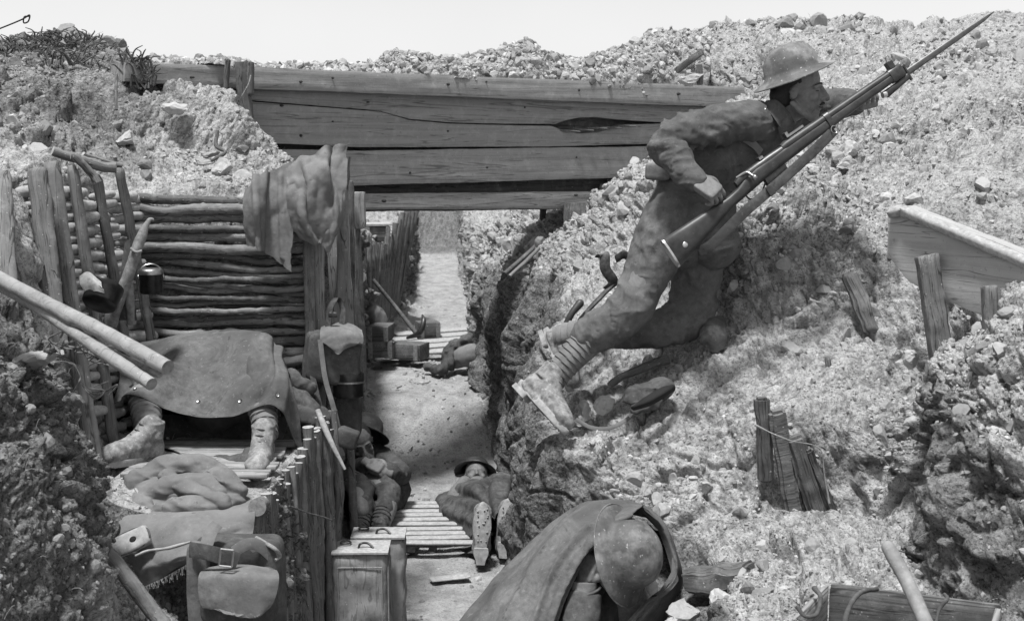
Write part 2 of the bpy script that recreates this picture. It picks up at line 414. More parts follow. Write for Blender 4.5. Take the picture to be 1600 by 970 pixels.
def remesh(g, voxel, smooth=3, post=None, factor=.5):
    """one continuous surface from overlapping closed shapes"""
    me = bpy.data.meshes.new('tmp'); me.from_pydata(g.v, [], g.f); ob = bpy.data.objects.new('tmp', me); COL.objects.link(ob)
    r = ob.modifiers.new('r', 'REMESH'); r.mode = 'VOXEL'; r.voxel_size = voxel
    if smooth: s = ob.modifiers.new('s', 'SMOOTH'); s.iterations = smooth; s.factor = factor
    dg = bpy.context.evaluated_depsgraph_get(); dg.update(); m2 = bpy.data.meshes.new_from_object(ob.evaluated_get(dg))
    V = np.zeros(len(m2.vertices) * 3); m2.vertices.foreach_get('co', V); V = V.reshape(-1, 3)
    N = np.zeros(len(m2.vertices) * 3); m2.vertices.foreach_get('normal', N); N = N.reshape(-1, 3)
    F_ = [tuple(p.vertices) for p in m2.polygons]
    bpy.data.objects.remove(ob); bpy.data.meshes.remove(me); bpy.data.meshes.remove(m2)
    if post is not None: V = V + N * post(V)[:, None]
    o = Geo(); o.v = V.tolist(); o.f = F_; o.uv = [(q[0], q[2]) for q in o.v]; o.mi = [0] * len(F_); return o
def lathe(profile, M4, seg=40, sx=1, sy=1, g=None, mi=0):
    g = g or Geo(); v = []
    for (r, z) in profile:
        for j in range(seg):
            a = 2 * math.pi * j / seg; v.append(M4 @ Vector((r * sx * math.cos(a), r * sy * math.sin(a), z)))
    f = grid_faces(len(profile), seg, True); f.append(tuple(range(seg - 1, -1, -1))); f.append(tuple((len(profile) - 1) * seg + k for k in range(seg)))
    uv = [(j / seg, i / len(profile)) for i in range(len(profile)) for j in range(seg)]
    g.add(v, f, uv, mi); return g
# ================================================================== GROUND: one lofted sheet of cross-sections
def pchip(xk, yk, x):
    xk = np.asarray(xk, float); yk = np.asarray(yk, float); h = np.diff(xk); d = np.diff(yk) / h; m = np.zeros_like(yk)
    for i in range(1, len(xk) - 1):
        if d[i - 1] * d[i] > 0:
            w1 = 2 * h[i] + h[i - 1]; w2 = h[i] + 2 * h[i - 1]; m[i] = (w1 + w2) / (w1 / d[i - 1] + w2 / d[i])
    m[0], m[-1] = d[0], d[-1]
    i = np.clip(np.searchsorted(xk, x) - 1, 0, len(h) - 1); t = (x - xk[i]) / h[i]
    return (2 * t**3 - 3 * t**2 + 1) * yk[i] + (t**3 - 2 * t**2 + t) * h[i] * m[i] + (-2 * t**3 + 3 * t**2) * yk[i + 1] + (t**3 - t**2) * h[i] * m[i + 1]
# station: Y: 21 points; ('p',px,py) pixel seen at that distance or (x,z)
def q(px, py): return ('p', px, py)
ST = {
 .9: [(-60,2.2),(-4,2.2),(-2.3,2.15),(-1.8,2.02),(-1.45,1.25),(-1.3,.7),(-1.2,.4),(-1.05,.2),(-.9,.1),(-.2,.05),(.45,.1),(.52,.4),(.6,.7),(.85,.85),(1.1,.86),(1.3,1.0),(1.7,1.35),(2.3,1.6),(3,1.8),(4.5,2.1),(60,2.2)],
 2.2: [(-60,2.2),(-4,2.2),(-2.3,2.15),(-1.8,2.02),(-1.45,1.25),(-1.3,.7),(-1.2,.4),(-1.05,.2),(-.9,.1),(-.2,.05),(.45,.1),(.52,.4),(.6,.7),(.85,.85),(1.1,.86),(1.3,1.0),(1.7,1.35),(2.3,1.6),(3,1.8),(4.5,2.1),(60,2.2)],
 3.0: [(-60,2.2),(-4,2.2),(-2.3,2.15),(-1.85,2.03),(-1.36,1.50),(-1.2,1.1),(-1.1,.6),(-1.0,.25),(-.9,.1),(-.2,.05),(.45,.1),(.52,.4),(.58,.72),(.8,.90),(1.1,.90),(1.36,1.14),(1.6,1.5),(2.2,1.7),(3,1.9),(4.5,2.15),(60,2.2)],
 3.4: [(-60,2.2),(-4,2.1),(-2.3,1.9),(-1.7,1.76),q(55,590),q(128,760),(-1.1,.7),(-1.0,.25),(-.9,.05),(-.2,.03),(.48,.1),(.57,.5),(.67,.80),(.90,.93),q(1440,905),q(1492,630),q(1570,525),(2.2,1.85),(3,2.0),(4.5,2.2),(60,2.2)],
 3.8: [(-60,2.2),(-4,2.15),(-2.4,1.98),(-1.85,1.85),q(95,560),q(150,770),(-1.2,.7),(-1.05,.3),(-.92,.05),(-.2,.02),(.5,.1),(.57,.55),q(1120,930),q(1290,880),q(1425,850),q(1462,585),q(1560,510),(2.2,1.85),(3,2.05),(4.5,2.25),(60,2.2)],
 4.15: [(-60,2.2),(-4,2.2),(-2.5,2.1),(-2.1,2.0),q(30,500),q(140,800),(-1.25,.66),(-1.05,.3),(-.9,.03),(-.2,.02),(.42,.12),q(1050,960),q(1110,900),q(1215,835),q(1400,790),q(1450,580),q(1520,505),(2.2,1.85),(3,2.1),(4.5,2.3),(60,2.2)],
 4.32: [(-60,2.2),(-4,2.2),(-2.6,2.2),(-2.15,2.1),q(-20,300),(-1.50,.98),(-1.2,.9),(-.95,.9),(-.88,.03),(-.2,.01),(.27,.15),q(960,905),q(1060,835),q(1170,790),q(1295,790),q(1430,700),q(1475,565),q(1620,510),(3,2.15),(4.5,2.35),(60,2.2)],
 4.45: [(-60,2.2),(-4,2.25),(-2.7,2.25),(-2.2,2.15),q(-5,275),(-1.53,.98),(-1.2,.92),(-.93,.92),(-.86,.02),(-.2,.01),(.19,.12),q(905,870),q(975,795),q(1130,718),q(1210,640),q(1330,655),q(1450,590),q(1620,500),(3,2.2),(4.5,2.4),(60,2.2)],
 4.7: [(-60,2.2),(-4,2.3),(-2.8,2.3),(-2.2,2.2),q(30,268),(-1.57,.99),(-1.2,.94),(-.91,.94),(-.85,.01),(-.2,0),(.10,.05),q(850,830),q(869,686),q(1035,668),q(1180,612),q(1300,590),q(1430,560),q(1600,500),(2.8,2.1),(4.5,2.5),(60,2.2)],
 5.0: [(-60,2.2),(-4,2.35),(-2.8,2.33),(-2.3,2.22),q(70,265),(-1.62,1.0),(-1.2,.96),(-.89,.95),(-.84,0),(-.2,0),(.055,0),q(832,790),q(862,668),q(1000,595),q(1130,545),q(1220,515),q(1340,480),q(1520,370),(2.6,2.15),(4.5,2.6),(60,2.2)],
 5.25: [(-60,2.2),(-4,2.4),(-2.9,2.36),(-2.35,2.25),q(105,268),(-1.64,1.0),(-1.2,.97),(-.88,.95),(-.83,0),(-.2,0),(.045,0),q(820,740),q(855,610),q(1000,535),q(1110,505),q(1155,330),q(1270,370),q(1450,310),(2.6,2.2),(4.5,2.7),(60,2.2)],
 5.52: [(-60,2.2),(-4,2.45),(-3,2.4),(-2.4,2.28),q(150,280),(-1.68,1.0),(-1.25,.98),(-.87,.95),(-.82,0),(-.2,0),(.03,0),q(806,700),q(860,550),q(990,480),q(1080,455),q(1160,300),q(1280,290),q(1450,275),(2.7,2.25),(4.5,2.8),(60,2.2)],
 5.68: [(-60,2.2),(-4,2.5),(-3,2.45),(-2.4,2.32),(-1.86,2.03),(-1.45,2.0),(-1.1,1.99),(-.90,1.93),(-.84,0),(-.2,0),(.02,0),q(803,690),q(868,525),q(985,455),q(1060,420),q(1160,285),q(1290,260),q(1450,255),(2.8,2.3),(4.5,2.85),(60,2.2)],
 6.1: [(-60,2.2),(-4.2,2.75),(-3.1,2.6),q(0,120),q(150,165),q(285,228),q(385,275),(-.97,1.93),(-.87,0),(-.25,0),(.06,0),q(830,670),q(885,480),q(970,400),q(1030,335),q(1120,255),q(1300,205),q(1480,215),(3,2.4),(4.8,2.95),(60,2.2)],
 6.42: [(-60,2.2),(-4.4,2.85),(-3.2,2.7),q(0,100),q(195,134),q(335,152),q(412,222),q(478,300),(-.9,0),(-.28,0),(.08,0),q(834,640),q(893,440),q(950,350),q(1005,285),q(1085,242),q(1290,188),q(1500,180),(3.2,2.55),(5,3.1),(60,2.2)],
 6.9: [(-60,2.2),(-4.6,2.95),(-3.3,2.8),q(0,80),q(150,85),q(330,175),q(420,250),q(500,320),(-.95,.02),(-.32,.02),(.07,.02),q(824,600),q(870,430),q(925,345),q(978,285),q(1085,228),q(1285,150),q(1500,140),(3.5,2.7),(5.2,3.2),(60,2.2)],
 7.5: [(-60,2.2),(-5,3.0),(-3.6,2.9),q(0,70),q(110,55),q(240,115),q(400,170),q(530,340),(-.99,.05),(-.38,.05),(-.02,.06),q(800,560),q(835,430),q(900,350),q(962,287),q(1095,208),q(1270,120),q(1480,100),(3.9,2.9),(5.6,3.3),(60,2.2)],
 8.15: [(-60,2.2),(-5.4,2.9),(-4,2.75),(-3.3,2.7),(-2.8,2.6),(-2.3,2.5),(-1.8,2.2),q(545,345),(-1.03,.16),(-.48,.14),(-.10,.16),q(785,540),q(800,430),q(860,360),q(945,290),q(1115,192),q(1262,90),q(1460,72),(4.2,3.05),(6,3.4),(60,2.2)],
 8.6: [(-60,2.2),(-5.6,2.7),(-4,2.6),(-3.3,2.5),(-2.8,2.4),(-2.3,2.3),(-1.8,2.0),q(550,350),(-1.06,.42),(-.55,.42),(-.21,.44),q(755,510),q(785,425),q(840,345),q(935,290),q(1135,170),q(1245,65),q(1450,60),(4.5,3.1),(6.3,3.4),(60,2.2)],
 9.4: [(-60,2.2),(-5.6,2.5),(-4,2.4),(-3.3,2.3),(-2.8,2.2),(-2.3,2.1),(-1.8,1.8),q(560,360),(-1.13,.5),(-.66,.5),(-.27,.51),q(748,480),q(768,415),q(820,340),q(915,275),q(1050,85),q(1215,38),q(1420,46),q(1570,27),q(1900,30),(60,2.2)],
 10.5: [(-60,2.2),(-6,2.3),(-4.4,2.2),(-3.6,2.1),(-3,2.0),(-2.5,1.9),(-1.9,1.7),q(572,372),(-1.2,.51),(-.78,.51),(-.33,.52),q(742,460),q(756,405),q(800,335),q(880,260),q(1000,70),q(1200,45),q(1400,52),q(1560,40),q(1850,40),(60,2.2)],
 12.5: [(-60,2.2),(-7,2.2),(-5,2.1),(-4,2.0),(-3.2,1.9),(-2.6,1.8),(-2,1.6),q(618,372),q(640,478),(-.85,.54),(-.42,.55),q(735,430),q(742,372),q(790,330),q(870,300),q(1000,140),q(1200,110),q(1400,110),q(1560,110),q(1850,110),(60,2.2)],
 15.5: [(-60,2.2),(-8,2.2),(-6,2.1),(-5,2.0),(-4.2,1.9),(-3.4,1.8),(-2.4,1.7),q(640,350),q(654,432),q(690,432),q(722,432),q(726,395),q(732,345),q(780,320),q(860,300),q(1000,190),q(1200,180),q(1400,180),q(1560,180),q(1850,180),(60,2.2)],
 19.5: [(-60,2.2),(-9,2.2),(-7,2.1),(-6,2.0),(-5,1.9),(-4.4,1.8),(-3.,1.7),q(642,345),q(655,386),q(690,384),q(718,384),q(722,370),q(730,335),q(780,310),q(860,290),q(1000,220),q(1200,220),q(1400,220),q(1560,220),q(1850,220),(60,2.2)],
 20.6: [(-60,2.2),(-9,2.2),(-7,2.2),(-6,2.1),(-5,2.1),(-4.4,2.0),(-3.,2.0),q(640,322),q(655,325),q(690,322),q(718,325),q(722,318),q(730,300),q(780,280),q(860,270),q(1000,230),q(1200,230),q(1400,230),q(1560,230),q(1850,230),(60,2.2)],
 24: [(-60,2.2)] + [(x, 2.15) for x in np.linspace(-12, 12, 19)] + [(60,2.2)],
 60: [(-60,2.2)] + [(x, 2.15) for x in np.linspace(-40, 40, 19)] + [(60,2.2)],
 220: [(-200,2.0)] + [(x, 2.0) for x in np.linspace(-150, 150, 19)] + [(200,2.0)],
}
SEG = [6, 14, 46, 46, 90, 60, 50, 80, 34, 34, 60, 70, 76, 66, 60, 66, 80, 70, 30, 6]
YS = sorted(ST); XK = np.zeros((len(YS), 21)); ZK = XK.copy()
for i, Y in enumerate(YS):
    for j, c in enumerate(ST[Y]):
        if c[0] == 'p': v = P(c[1], c[2], Y); XK[i, j], ZK[i, j] = v.x, v.z
        else: XK[i, j], ZK[i, j] = c
rowsY = list(np.linspace(.9, 2.2, 40))
while rowsY[-1] < 24:
    Y = rowsY[-1]; d = .0031 * Y
    if 4.28 < Y < 4.8: d = .0068
    elif 4.95 < Y < 5.32: d = .008
    elif 4.1 < Y < 4.5 or 5.5 < Y < 5.72 or 5.1 < Y < 5.3: d = .012
    if 5.72 <= Y < 6.95: d = .015
    if 19.4 < Y < 20.7: d = .05
    rowsY.append(Y + d)
rowsY += list(np.geomspace(rowsY[-1] + .5, 220, 40)); rowsY = np.array(rowsY)
XR = np.stack([pchip(YS, XK[:, j], rowsY) for j in range(21)], 1); ZR = np.stack([pchip(YS, ZK[:, j], rowsY) for j in range(21)], 1)
uu = np.concatenate([np.linspace(k, k + 1, SEG[k], endpoint=False) for k in range(20)] + [[20.0]])
TX = np.stack([pchip(np.arange(21), XR[i], uu) for i in range(len(rowsY))]); TZ = np.stack([pchip(np.arange(21), ZR[i], uu) for i in range(len(rowsY))])
TY = np.repeat(rowsY[:, None], len(uu), 1); UU = np.repeat(uu[None], len(rowsY), 0)
G0 = np.stack([TX, TY, TZ], 2)
def gnorm(G):
    n = np.cross(np.gradient(G, axis=1), np.gradient(G, axis=0)); return n / (np.linalg.norm(n, axis=2)[..., None] + 1e-12)
def sm(a, b, x): t = np.clip((x - a) / (b - a), 0, 1); return t * t * (3 - 2 * t)
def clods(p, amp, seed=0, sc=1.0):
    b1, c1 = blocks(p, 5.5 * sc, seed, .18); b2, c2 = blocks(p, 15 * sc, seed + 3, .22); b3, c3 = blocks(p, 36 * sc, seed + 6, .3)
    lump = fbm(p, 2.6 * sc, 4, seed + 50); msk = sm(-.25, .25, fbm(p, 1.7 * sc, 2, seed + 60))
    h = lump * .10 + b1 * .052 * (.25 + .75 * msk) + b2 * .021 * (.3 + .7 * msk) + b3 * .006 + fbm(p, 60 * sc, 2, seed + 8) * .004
    return h * amp, np.clip(.15 + .55 * c3 + .3 * c2 + .35 * np.clip(b3, -1, .6) + .2 * np.clip(b2, -1, .6), 0, 1)  # random tone per clod, plus crevices darkened in colour as shade
def build_ground():
    G = G0.copy(); N = gnorm(G); nr, nc = G.shape[:2]; p = G.reshape(-1, 3); U = UU.ravel(); Y = TY.ravel(); X = p[:, 0]
    nz = N.reshape(-1, 3)[:, 2]
    wall = np.clip(1 - nz, 0, 1)
    # trench floor: trodden, smooth
    flo = sm(7.9, 8.3, U) * (1 - sm(9.7, 10.1, U))
    ledge = sm(5.0, 5.3, U) * (1 - sm(6.8, 7.0, U)) * (Y > 4.3) * (Y < 5.56)
    plat = sm(12.1, 12.6, U) * (1 - sm(14.0, 14.6, U)) * sm(4.3, 4.6, Y) * (1 - sm(5.3, 5.6, Y))
    amp = 1 - .80 * flo - .85 * ledge - .35 * plat
    rev = sm(3.9, 4.05, U) * (1 - sm(4.9, 5.0, U)) * (Y > 4.25) * (Y < 5.7); amp = amp * (1 - .6 * rev)
    rightwall = sm(10, 10.2, U) * (1 - sm(11.9, 12.2, U)); amp = amp * (1 + .15 * rightwall)
    flo = flo * (1 - sm(17.5, 19, Y))
    far = sm(20, 26, Y); amp = amp * (1 + 1.5 * far)
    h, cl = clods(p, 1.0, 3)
    # hanging clods on the cut walls
    st = p * np.array([1, 1, .55]); w9, _q = worley(st * np.array([1, 1, .7]) + .04 * np.stack([vnoise(st * 14 + k * 7) for k in range(3)], 1), 15, 91)
    h = h * (1 - .55 * rightwall) + rightwall * (fbm(st, 4.2, 3, 77) * .10 + np.clip(.6 - w9, -.2, .6) * .034)
    h = h * amp
    big = fbm(p, .9, 3, 5) * .12 * sm(15.5, 17, U) * sm(6, 8, Y) + fbm(p, .9, 3, 6) * .1 * (1 - sm(2.5, 4, U)) * sm(6, 8, Y)
    big = big + fbm(p, 1.1, 3, 15) * .06 * sm(13, 15, U) * (1 - flo)
    G2 = G + N * h.reshape(nr, nc, 1) + np.array([0, 0, 1.]) * big.reshape(nr, nc, 1)
    # soil mix: 1 = dark earth tone, strongest on cut walls and left banks, 0 = dry chalk rubble thrown up
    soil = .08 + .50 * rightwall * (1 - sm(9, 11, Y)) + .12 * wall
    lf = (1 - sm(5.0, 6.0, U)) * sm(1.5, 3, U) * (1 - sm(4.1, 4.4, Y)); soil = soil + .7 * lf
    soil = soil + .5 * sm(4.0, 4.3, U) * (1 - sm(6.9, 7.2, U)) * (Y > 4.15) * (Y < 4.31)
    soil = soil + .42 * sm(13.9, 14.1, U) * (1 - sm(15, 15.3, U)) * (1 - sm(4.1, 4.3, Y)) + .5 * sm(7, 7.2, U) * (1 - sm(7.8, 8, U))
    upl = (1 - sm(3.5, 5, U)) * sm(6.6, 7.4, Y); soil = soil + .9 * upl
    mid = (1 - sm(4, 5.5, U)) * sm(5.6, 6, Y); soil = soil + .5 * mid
    soil = soil + .22 * sm(15.8, 17, U) * sm(5.6, 6.4, Y) - .3 * plat * (1 - sm(14, 14.5, U)) + .3 * sm(13.8, 14.1, U) * (1 - sm(14.9, 15.1, U)) * sm(4.95, 5.1, Y) * (1 - sm(5.5, 5.8, Y))  # extra dark tone on the steep wall beside the lookout, for contrast
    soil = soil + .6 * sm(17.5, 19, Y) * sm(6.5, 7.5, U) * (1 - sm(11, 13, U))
    me = bpy.data.meshes.new('ground'); nv = nr * nc
    me.vertices.add(nv); me.vertices.foreach_set('co', G2.reshape(-1))
    a = (np.arange(nr - 1)[:, None] * nc + np.arange(nc - 1)[None]).ravel(); qd = np.stack([a, a + 1, a + 1 + nc, a + nc], 1).astype(np.int32)
    me.loops.add(qd.size); me.loops.foreach_set('vertex_index', qd.ravel()); me.polygons.add(len(qd))
    me.polygons.foreach_set('loop_start', np.arange(len(qd), dtype=np.int32) * 4); me.polygons.foreach_set('loop_total', np.full(len(qd), 4, np.int32))
    me.update(calc_edges=True); me.polygons.foreach_set('use_smooth', np.ones(len(qd), bool))
    for nm, arr in (('soil', soil), ('clod_tone_shade', cl), ('floor', np.clip(flo * (1 - sm(.3, .9, np.abs(X * 0))) , 0, 1))):
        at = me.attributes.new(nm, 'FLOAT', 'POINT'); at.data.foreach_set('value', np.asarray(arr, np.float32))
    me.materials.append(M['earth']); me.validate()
    o = bpy.data.objects.new('ground', me); COL.objects.link(o); tag(o, kind='structure')
    return G2, gnorm(G2), amp.reshape(nr, nc), soil.reshape(nr, nc)
TG, TN, TAMP, TSOIL = build_ground()
def ground_z(x, y):
    """highest ground vertex near a plan position"""
    d = (TG[..., 0] - x) ** 2 + (TG[..., 1] - y) ** 2; m = d < .02 ** 2
    if m.any(): return float(TG[..., 2][m].max())
    k = np.argmin(d); return float(TG[..., 2].ravel()[k])

# ------------------------------------------------------------------ rubble
ICO_T = (1 + 5 ** .5) / 2
ICO_V = np.array([(-1, ICO_T, 0), (1, ICO_T, 0), (-1, -ICO_T, 0), (1, -ICO_T, 0), (0, -1, ICO_T), (0, 1, ICO_T), (0, -1, -ICO_T), (0, 1, -ICO_T), (ICO_T, 0, -1), (ICO_T, 0, 1), (-ICO_T, 0, -1), (-ICO_T, 0, 1)]) / 1.902
ICO_F = np.array([(0, 11, 5), (0, 5, 1), (0, 1, 7), (0, 7, 10), (0, 10, 11), (1, 5, 9), (5, 11, 4), (11, 10, 2), (10, 7, 6), (7, 1, 8), (3, 9, 4), (3, 4, 2), (3, 2, 6), (3, 6, 8), (3, 8, 9), (4, 9, 5), (2, 4, 11), (6, 2, 10), (8, 6, 7), (9, 8, 1)])
def subdiv_ico(V, Fc):
    V = V.tolist(); cache = {}; out = []
    def mid(a, b):
        k = (min(a, b), max(a, b))
        if k not in cache: m = (np.array(V[a]) + np.array(V[b])) / 2; V.append((m / np.linalg.norm(m)).tolist()); cache[k] = len(V) - 1
        return cache[k]
    for a, b, c in Fc: x, y, z = mid(a, b), mid(b, c), mid(c, a); out += [(a, x, z), (b, y, x), (c, z, y), (x, y, z)]
    return np.array(V), np.array(out)
I1V, I1F = subdiv_ico(ICO_V, ICO_F); I2V, I2F = subdiv_ico(I1V, I1F)
def rock_shape(V, seed, cuts=7):
    r = np.random.RandomState(seed); v = V.copy()
    for _ in range(cuts):
        n = r.normal(size=3); n /= np.linalg.norm(n); d = r.uniform(.35, .7); s = v @ n; m = s > d; v[m] -= np.outer(s[m] - d, n)
    v *= r.uniform(.55, 1.25, 3); return v + r.normal(size=v.shape) * .03
def rot_rand(r, n):
    q_ = r.normal(size=(n, 4)); q_ /= np.linalg.norm(q_, axis=1)[:, None]; w, x, y, z = q_.T
    return np.stack([np.stack([1-2*(y*y+z*z), 2*(x*y-z*w), 2*(x*z+y*w)], 1), np.stack([2*(x*y+z*w), 1-2*(x*x+z*z), 2*(y*z-x*w)], 1), np.stack([2*(x*z-y*w), 2*(y*z+x*w), 1-2*(x*x+y*y)], 1)], 1)
def scatter(pos, nrm, size, tone, base, r, name, label):
    shp = [rock_shape(base[0], 100 + k) for k in range(12)]; n = len(pos); R = rot_rand(r, n); nvv = len(base[0]); VV = np.zeros((n, nvv, 3)); k = r.randint(0, 12, n)
    for s in range(12):
        m = k == s; VV[m] = np.einsum('nij,vj->nvi', R[m], shp[s]) * size[m][:, None, None]
    VV += (pos + nrm * size[:, None] * .02)[:, None, :]
    Fc = (base[1][None] + (np.arange(n) * nvv)[:, None, None]).reshape(-1, 3).astype(np.int32)
    me = bpy.data.meshes.new(name); me.vertices.add(n * nvv); me.vertices.foreach_set('co', VV.ravel()); me.loops.add(Fc.size); me.loops.foreach_set('vertex_index', Fc.ravel())
    me.polygons.add(len(Fc)); me.polygons.foreach_set('loop_start', np.arange(len(Fc), dtype=np.int32) * 3); me.polygons.foreach_set('loop_total', np.full(len(Fc), 3, np.int32))
    me.polygons.foreach_set('use_smooth', np.zeros(len(Fc), bool)); me.update(calc_edges=True); at = me.attributes.new('tone', 'FLOAT', 'POINT'); at.data.foreach_set('value', np.repeat(tone, nvv).astype(np.float32))
    me.materials.append(M['rubble']); o = bpy.data.objects.new(name, me); COL.objects.link(o)
    return tag(o, label, 'rubble', kind='stuff')
def pick(TGr, TNr, dens, count, r):
    """random points on a displaced grid, proportional to area x density"""
    e1 = np.linalg.norm(np.diff(TGr, axis=1)[:-1], axis=2); e2 = np.linalg.norm(np.diff(TGr, axis=0)[:, :-1], axis=2)
    wgt = (e1 * e2 * dens[:-1, :-1]).ravel(); wgt = wgt / wgt.sum(); idx = r.choice(len(wgt), count, p=wgt); nc = TGr.shape[1] - 1; i, j = idx // nc, idx % nc
    a = r.uniform(size=(count, 1)); b = r.uniform(size=(count, 1))
    p = TGr[i, j] * (1 - a) * (1 - b) + TGr[i, j + 1] * a * (1 - b) + TGr[i + 1, j] * (1 - a) * b + TGr[i + 1, j + 1] * a * b
    return p, TNr[i, j], i, j
rr = np.random.RandomState(7)
vis = (TG[..., 1] < 13) & (np.abs(TG[..., 0]) < TG[..., 1] * .47 + .15)
dn = TAMP * vis * np.clip(TN[..., 2] + .15, .05, 1) / np.maximum(TG[..., 1], 3) ** 1.6
dn = dn * (1 - .95 * sm(.42, .7, TSOIL) * (UU > 8))
cl_ = fbm(TG.reshape(-1, 3), 1.6, 3, 222).reshape(TAMP.shape); upper = sm(5.4, 6.4, TY)
dn = dn * np.where(TY < 4.3, 1 - .3 * sm(.3, .6, TSOIL), 1)
lower = 1 - sm(4.3, 4.6, TY)
dn = dn * (.16 + sm(-.2, .35, cl_)) * (.30 + .7 * np.maximum(upper, np.maximum(lower, sm(14, 15, UU))))
p_, n_, i_, j_ = pick(TG, TN, dn, 85000, rr)
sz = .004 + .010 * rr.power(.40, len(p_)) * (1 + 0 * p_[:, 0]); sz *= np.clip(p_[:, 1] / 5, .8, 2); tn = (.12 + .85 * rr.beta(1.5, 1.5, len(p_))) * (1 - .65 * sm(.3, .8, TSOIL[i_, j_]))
scatter(p_, n_, sz, tn, (ICO_V, ICO_F), rr, 'chalk_gravel', 'small pale chalk crumbs scattered over the banks')
p_, n_, i_, j_ = pick(TG, TN, dn, 8000, rr)
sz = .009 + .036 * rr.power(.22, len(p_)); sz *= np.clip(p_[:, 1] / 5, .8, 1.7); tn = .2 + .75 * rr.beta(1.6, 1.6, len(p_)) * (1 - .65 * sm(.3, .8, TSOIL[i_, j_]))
scatter(p_, n_, sz, tn, (I1V, I1F), rr, 'chalk_rubble', 'fist sized chalk rubble lying over the spoil banks')
fd = ((UU > 8.05) & (UU < 9.95) & (TY < 12)).astype(float) / np.maximum(TY, 3) ** 1.5
p_, n_, i_, j_ = pick(TG, TN, fd * (.15 + np.abs(UU - 9) ** 2), 2500, rr)
scatter(p_, n_, .003 + .009 * rr.power(.4, len(p_)), rr.beta(2, 2, len(p_)), (ICO_V, ICO_F), rr, 'floor_gravel', 'loose grit along the edges of the trench floor')
# ================================================================== BRIDGE ACROSS THE TRENCH
M['black_iron'] = m_plain('rusted black nail', .03, .8)
rnd = random.Random(11)
def YB(px): return 1 / (.1538 - .0402 * (px - 200) / 960)
def plank_px(name, top, bot, dy, thick, mat, parent, seed=0, edge=.004, n=120, m=10, tilt=0.0, label=None, Yf=YB):
    """a board outlined by its top and bottom edges, with real thickness going away from the camera"""
    tp = np.array(top, float); bp = np.array(bot, float); g = Geo(); xs = np.linspace(max(tp[0, 0], bp[0, 0]), min(tp[-1, 0], bp[-1, 0]), n)
    T = np.array([P(x, np.interp(x, tp[:, 0], tp[:, 1]), Yf(x) + dy) for x in xs]); B = np.array([P(x, np.interp(x, bp[:, 0], bp[:, 1]), Yf(x) + dy - tilt) for x in xs])
    T[:, 2] += fbm(T, 3, 3, seed) * edge + fbm(T, 22, 3, seed) * edge * .6; B[:, 2] += fbm(B, 3, 3, seed + 4) * edge + fbm(B, 22, 3, seed + 4) * edge * .6
    t = np.linspace(0, 1, m)[:, None, None]; Fr = T[None] * (1 - t) + B[None] * t
    ax = T[-1] - T[0]; ax[2] = 0; ax /= np.linalg.norm(ax); nrm = np.array([-ax[1], ax[0], 0]);
    if nrm[1] < 0: nrm = -nrm
    Fr = Fr - nrm * (fbm(Fr.reshape(-1, 3) * np.array([.25, .25, 2.2]), 14, 3, seed + 9).reshape(m, n, 1) * .004)
    Fr[0] += nrm * .004; Fr[-1] += nrm * .004
    Bk = Fr + nrm * thick; nn = m * n; f = grid_faces(m, n); f2 = [tuple(i + nn for i in q_[::-1]) for q_ in f]; e = []
    for j in range(n - 1): e.append((j + 1, j, j + nn, j + 1 + nn)); k = (m - 1) * n; e.append((k + j, k + j + 1, k + j + 1 + nn, k + j + nn))
    for i in range(m - 1): a = i * n; e.append((a, a + n, a + n + nn, a + nn)); b = a + n - 1; e.append((b + n, b, b + nn, b + n + nn))
    A = np.vstack([Fr.reshape(-1, 3), Bk.reshape(-1, 3)]); L = np.linalg.norm(A - T[0], axis=1); uv = np.stack([L + seed, A[:, 2] + np.repeat([0, thick], nn)], 1)
    g.add(A.tolist(), [q_[::-1] for q_ in f + f2 + e], uv.tolist()); return mk(name, g, mat, parent, label=label, smooth='auto')
br = empty('timber_bridge', P(700, 330, 7.5), 'broad bridge of heavy weathered beams and planks spanning the trench, earth heaped on it', 'bridge')
plank_px('top_beam', [(195, 97), (400, 105), (560, 112), (860, 124), (1215, 139)], [(195, 127), (400, 139), (560, 145), (860, 157), (1215, 170)], -.07, .30, M['beam'], br, 1)
hu = [(300, 150), (592, 173), (640, 186), (700, 191), (760, 193), (868, 194), (885, 188), (905, 184), (930, 183), (965, 187), (1028, 191), (1215, 193)]
hl = [(300, 151.5), (592, 174.5), (640, 188), (700, 193), (760, 195), (862, 197), (880, 204), (905, 209), (935, 207), (962, 200), (975, 195), (1028, 193.5), (1215, 195)]
plank_px('wide_plank', [(300, 140), (560, 143), (860, 158), (1215, 172)], hu, .02, .1, M['beam'], br, 2, .002, n=220, label='upper half of the cracked plank')
plank_px('wide_plank', hl, [(300, 222), (450, 225), (560, 230), (860, 229), (1040, 224), (1215, 221)], .015, .1, M['beam'], br, 3, .002, n=220, label='lower half of the cracked plank with a splintered hole')
plank_px('mid_plank', [(380, 232), (560, 236), (860, 231), (1215, 226)], [(380, 292), (560, 290), (860, 281), (1215, 270)], .01, .1, M['beam'], br, 4)
plank_px('low_plank', [(569, 303), (760, 301), (950, 299), (1160, 297)], [(569, 328), (760, 327), (950, 325), (1160, 322)], .03, .12, M['beam_pale'], br, 5)
plank_px('light_block', [(250, 150), (1215, 175)], [(250, 308), (1215, 302)], .16, .3, M['board_dark'], br, 6)  # added dark backing, blocks light so the gaps between planks stay dark
plank_px('light_block_edge', [(569, 318), (1160, 312)], [(569, 331), (1160, 324)], .17, .25, M['board_dark'], br, 7)  # lower lip of the added backing, behind the low plank
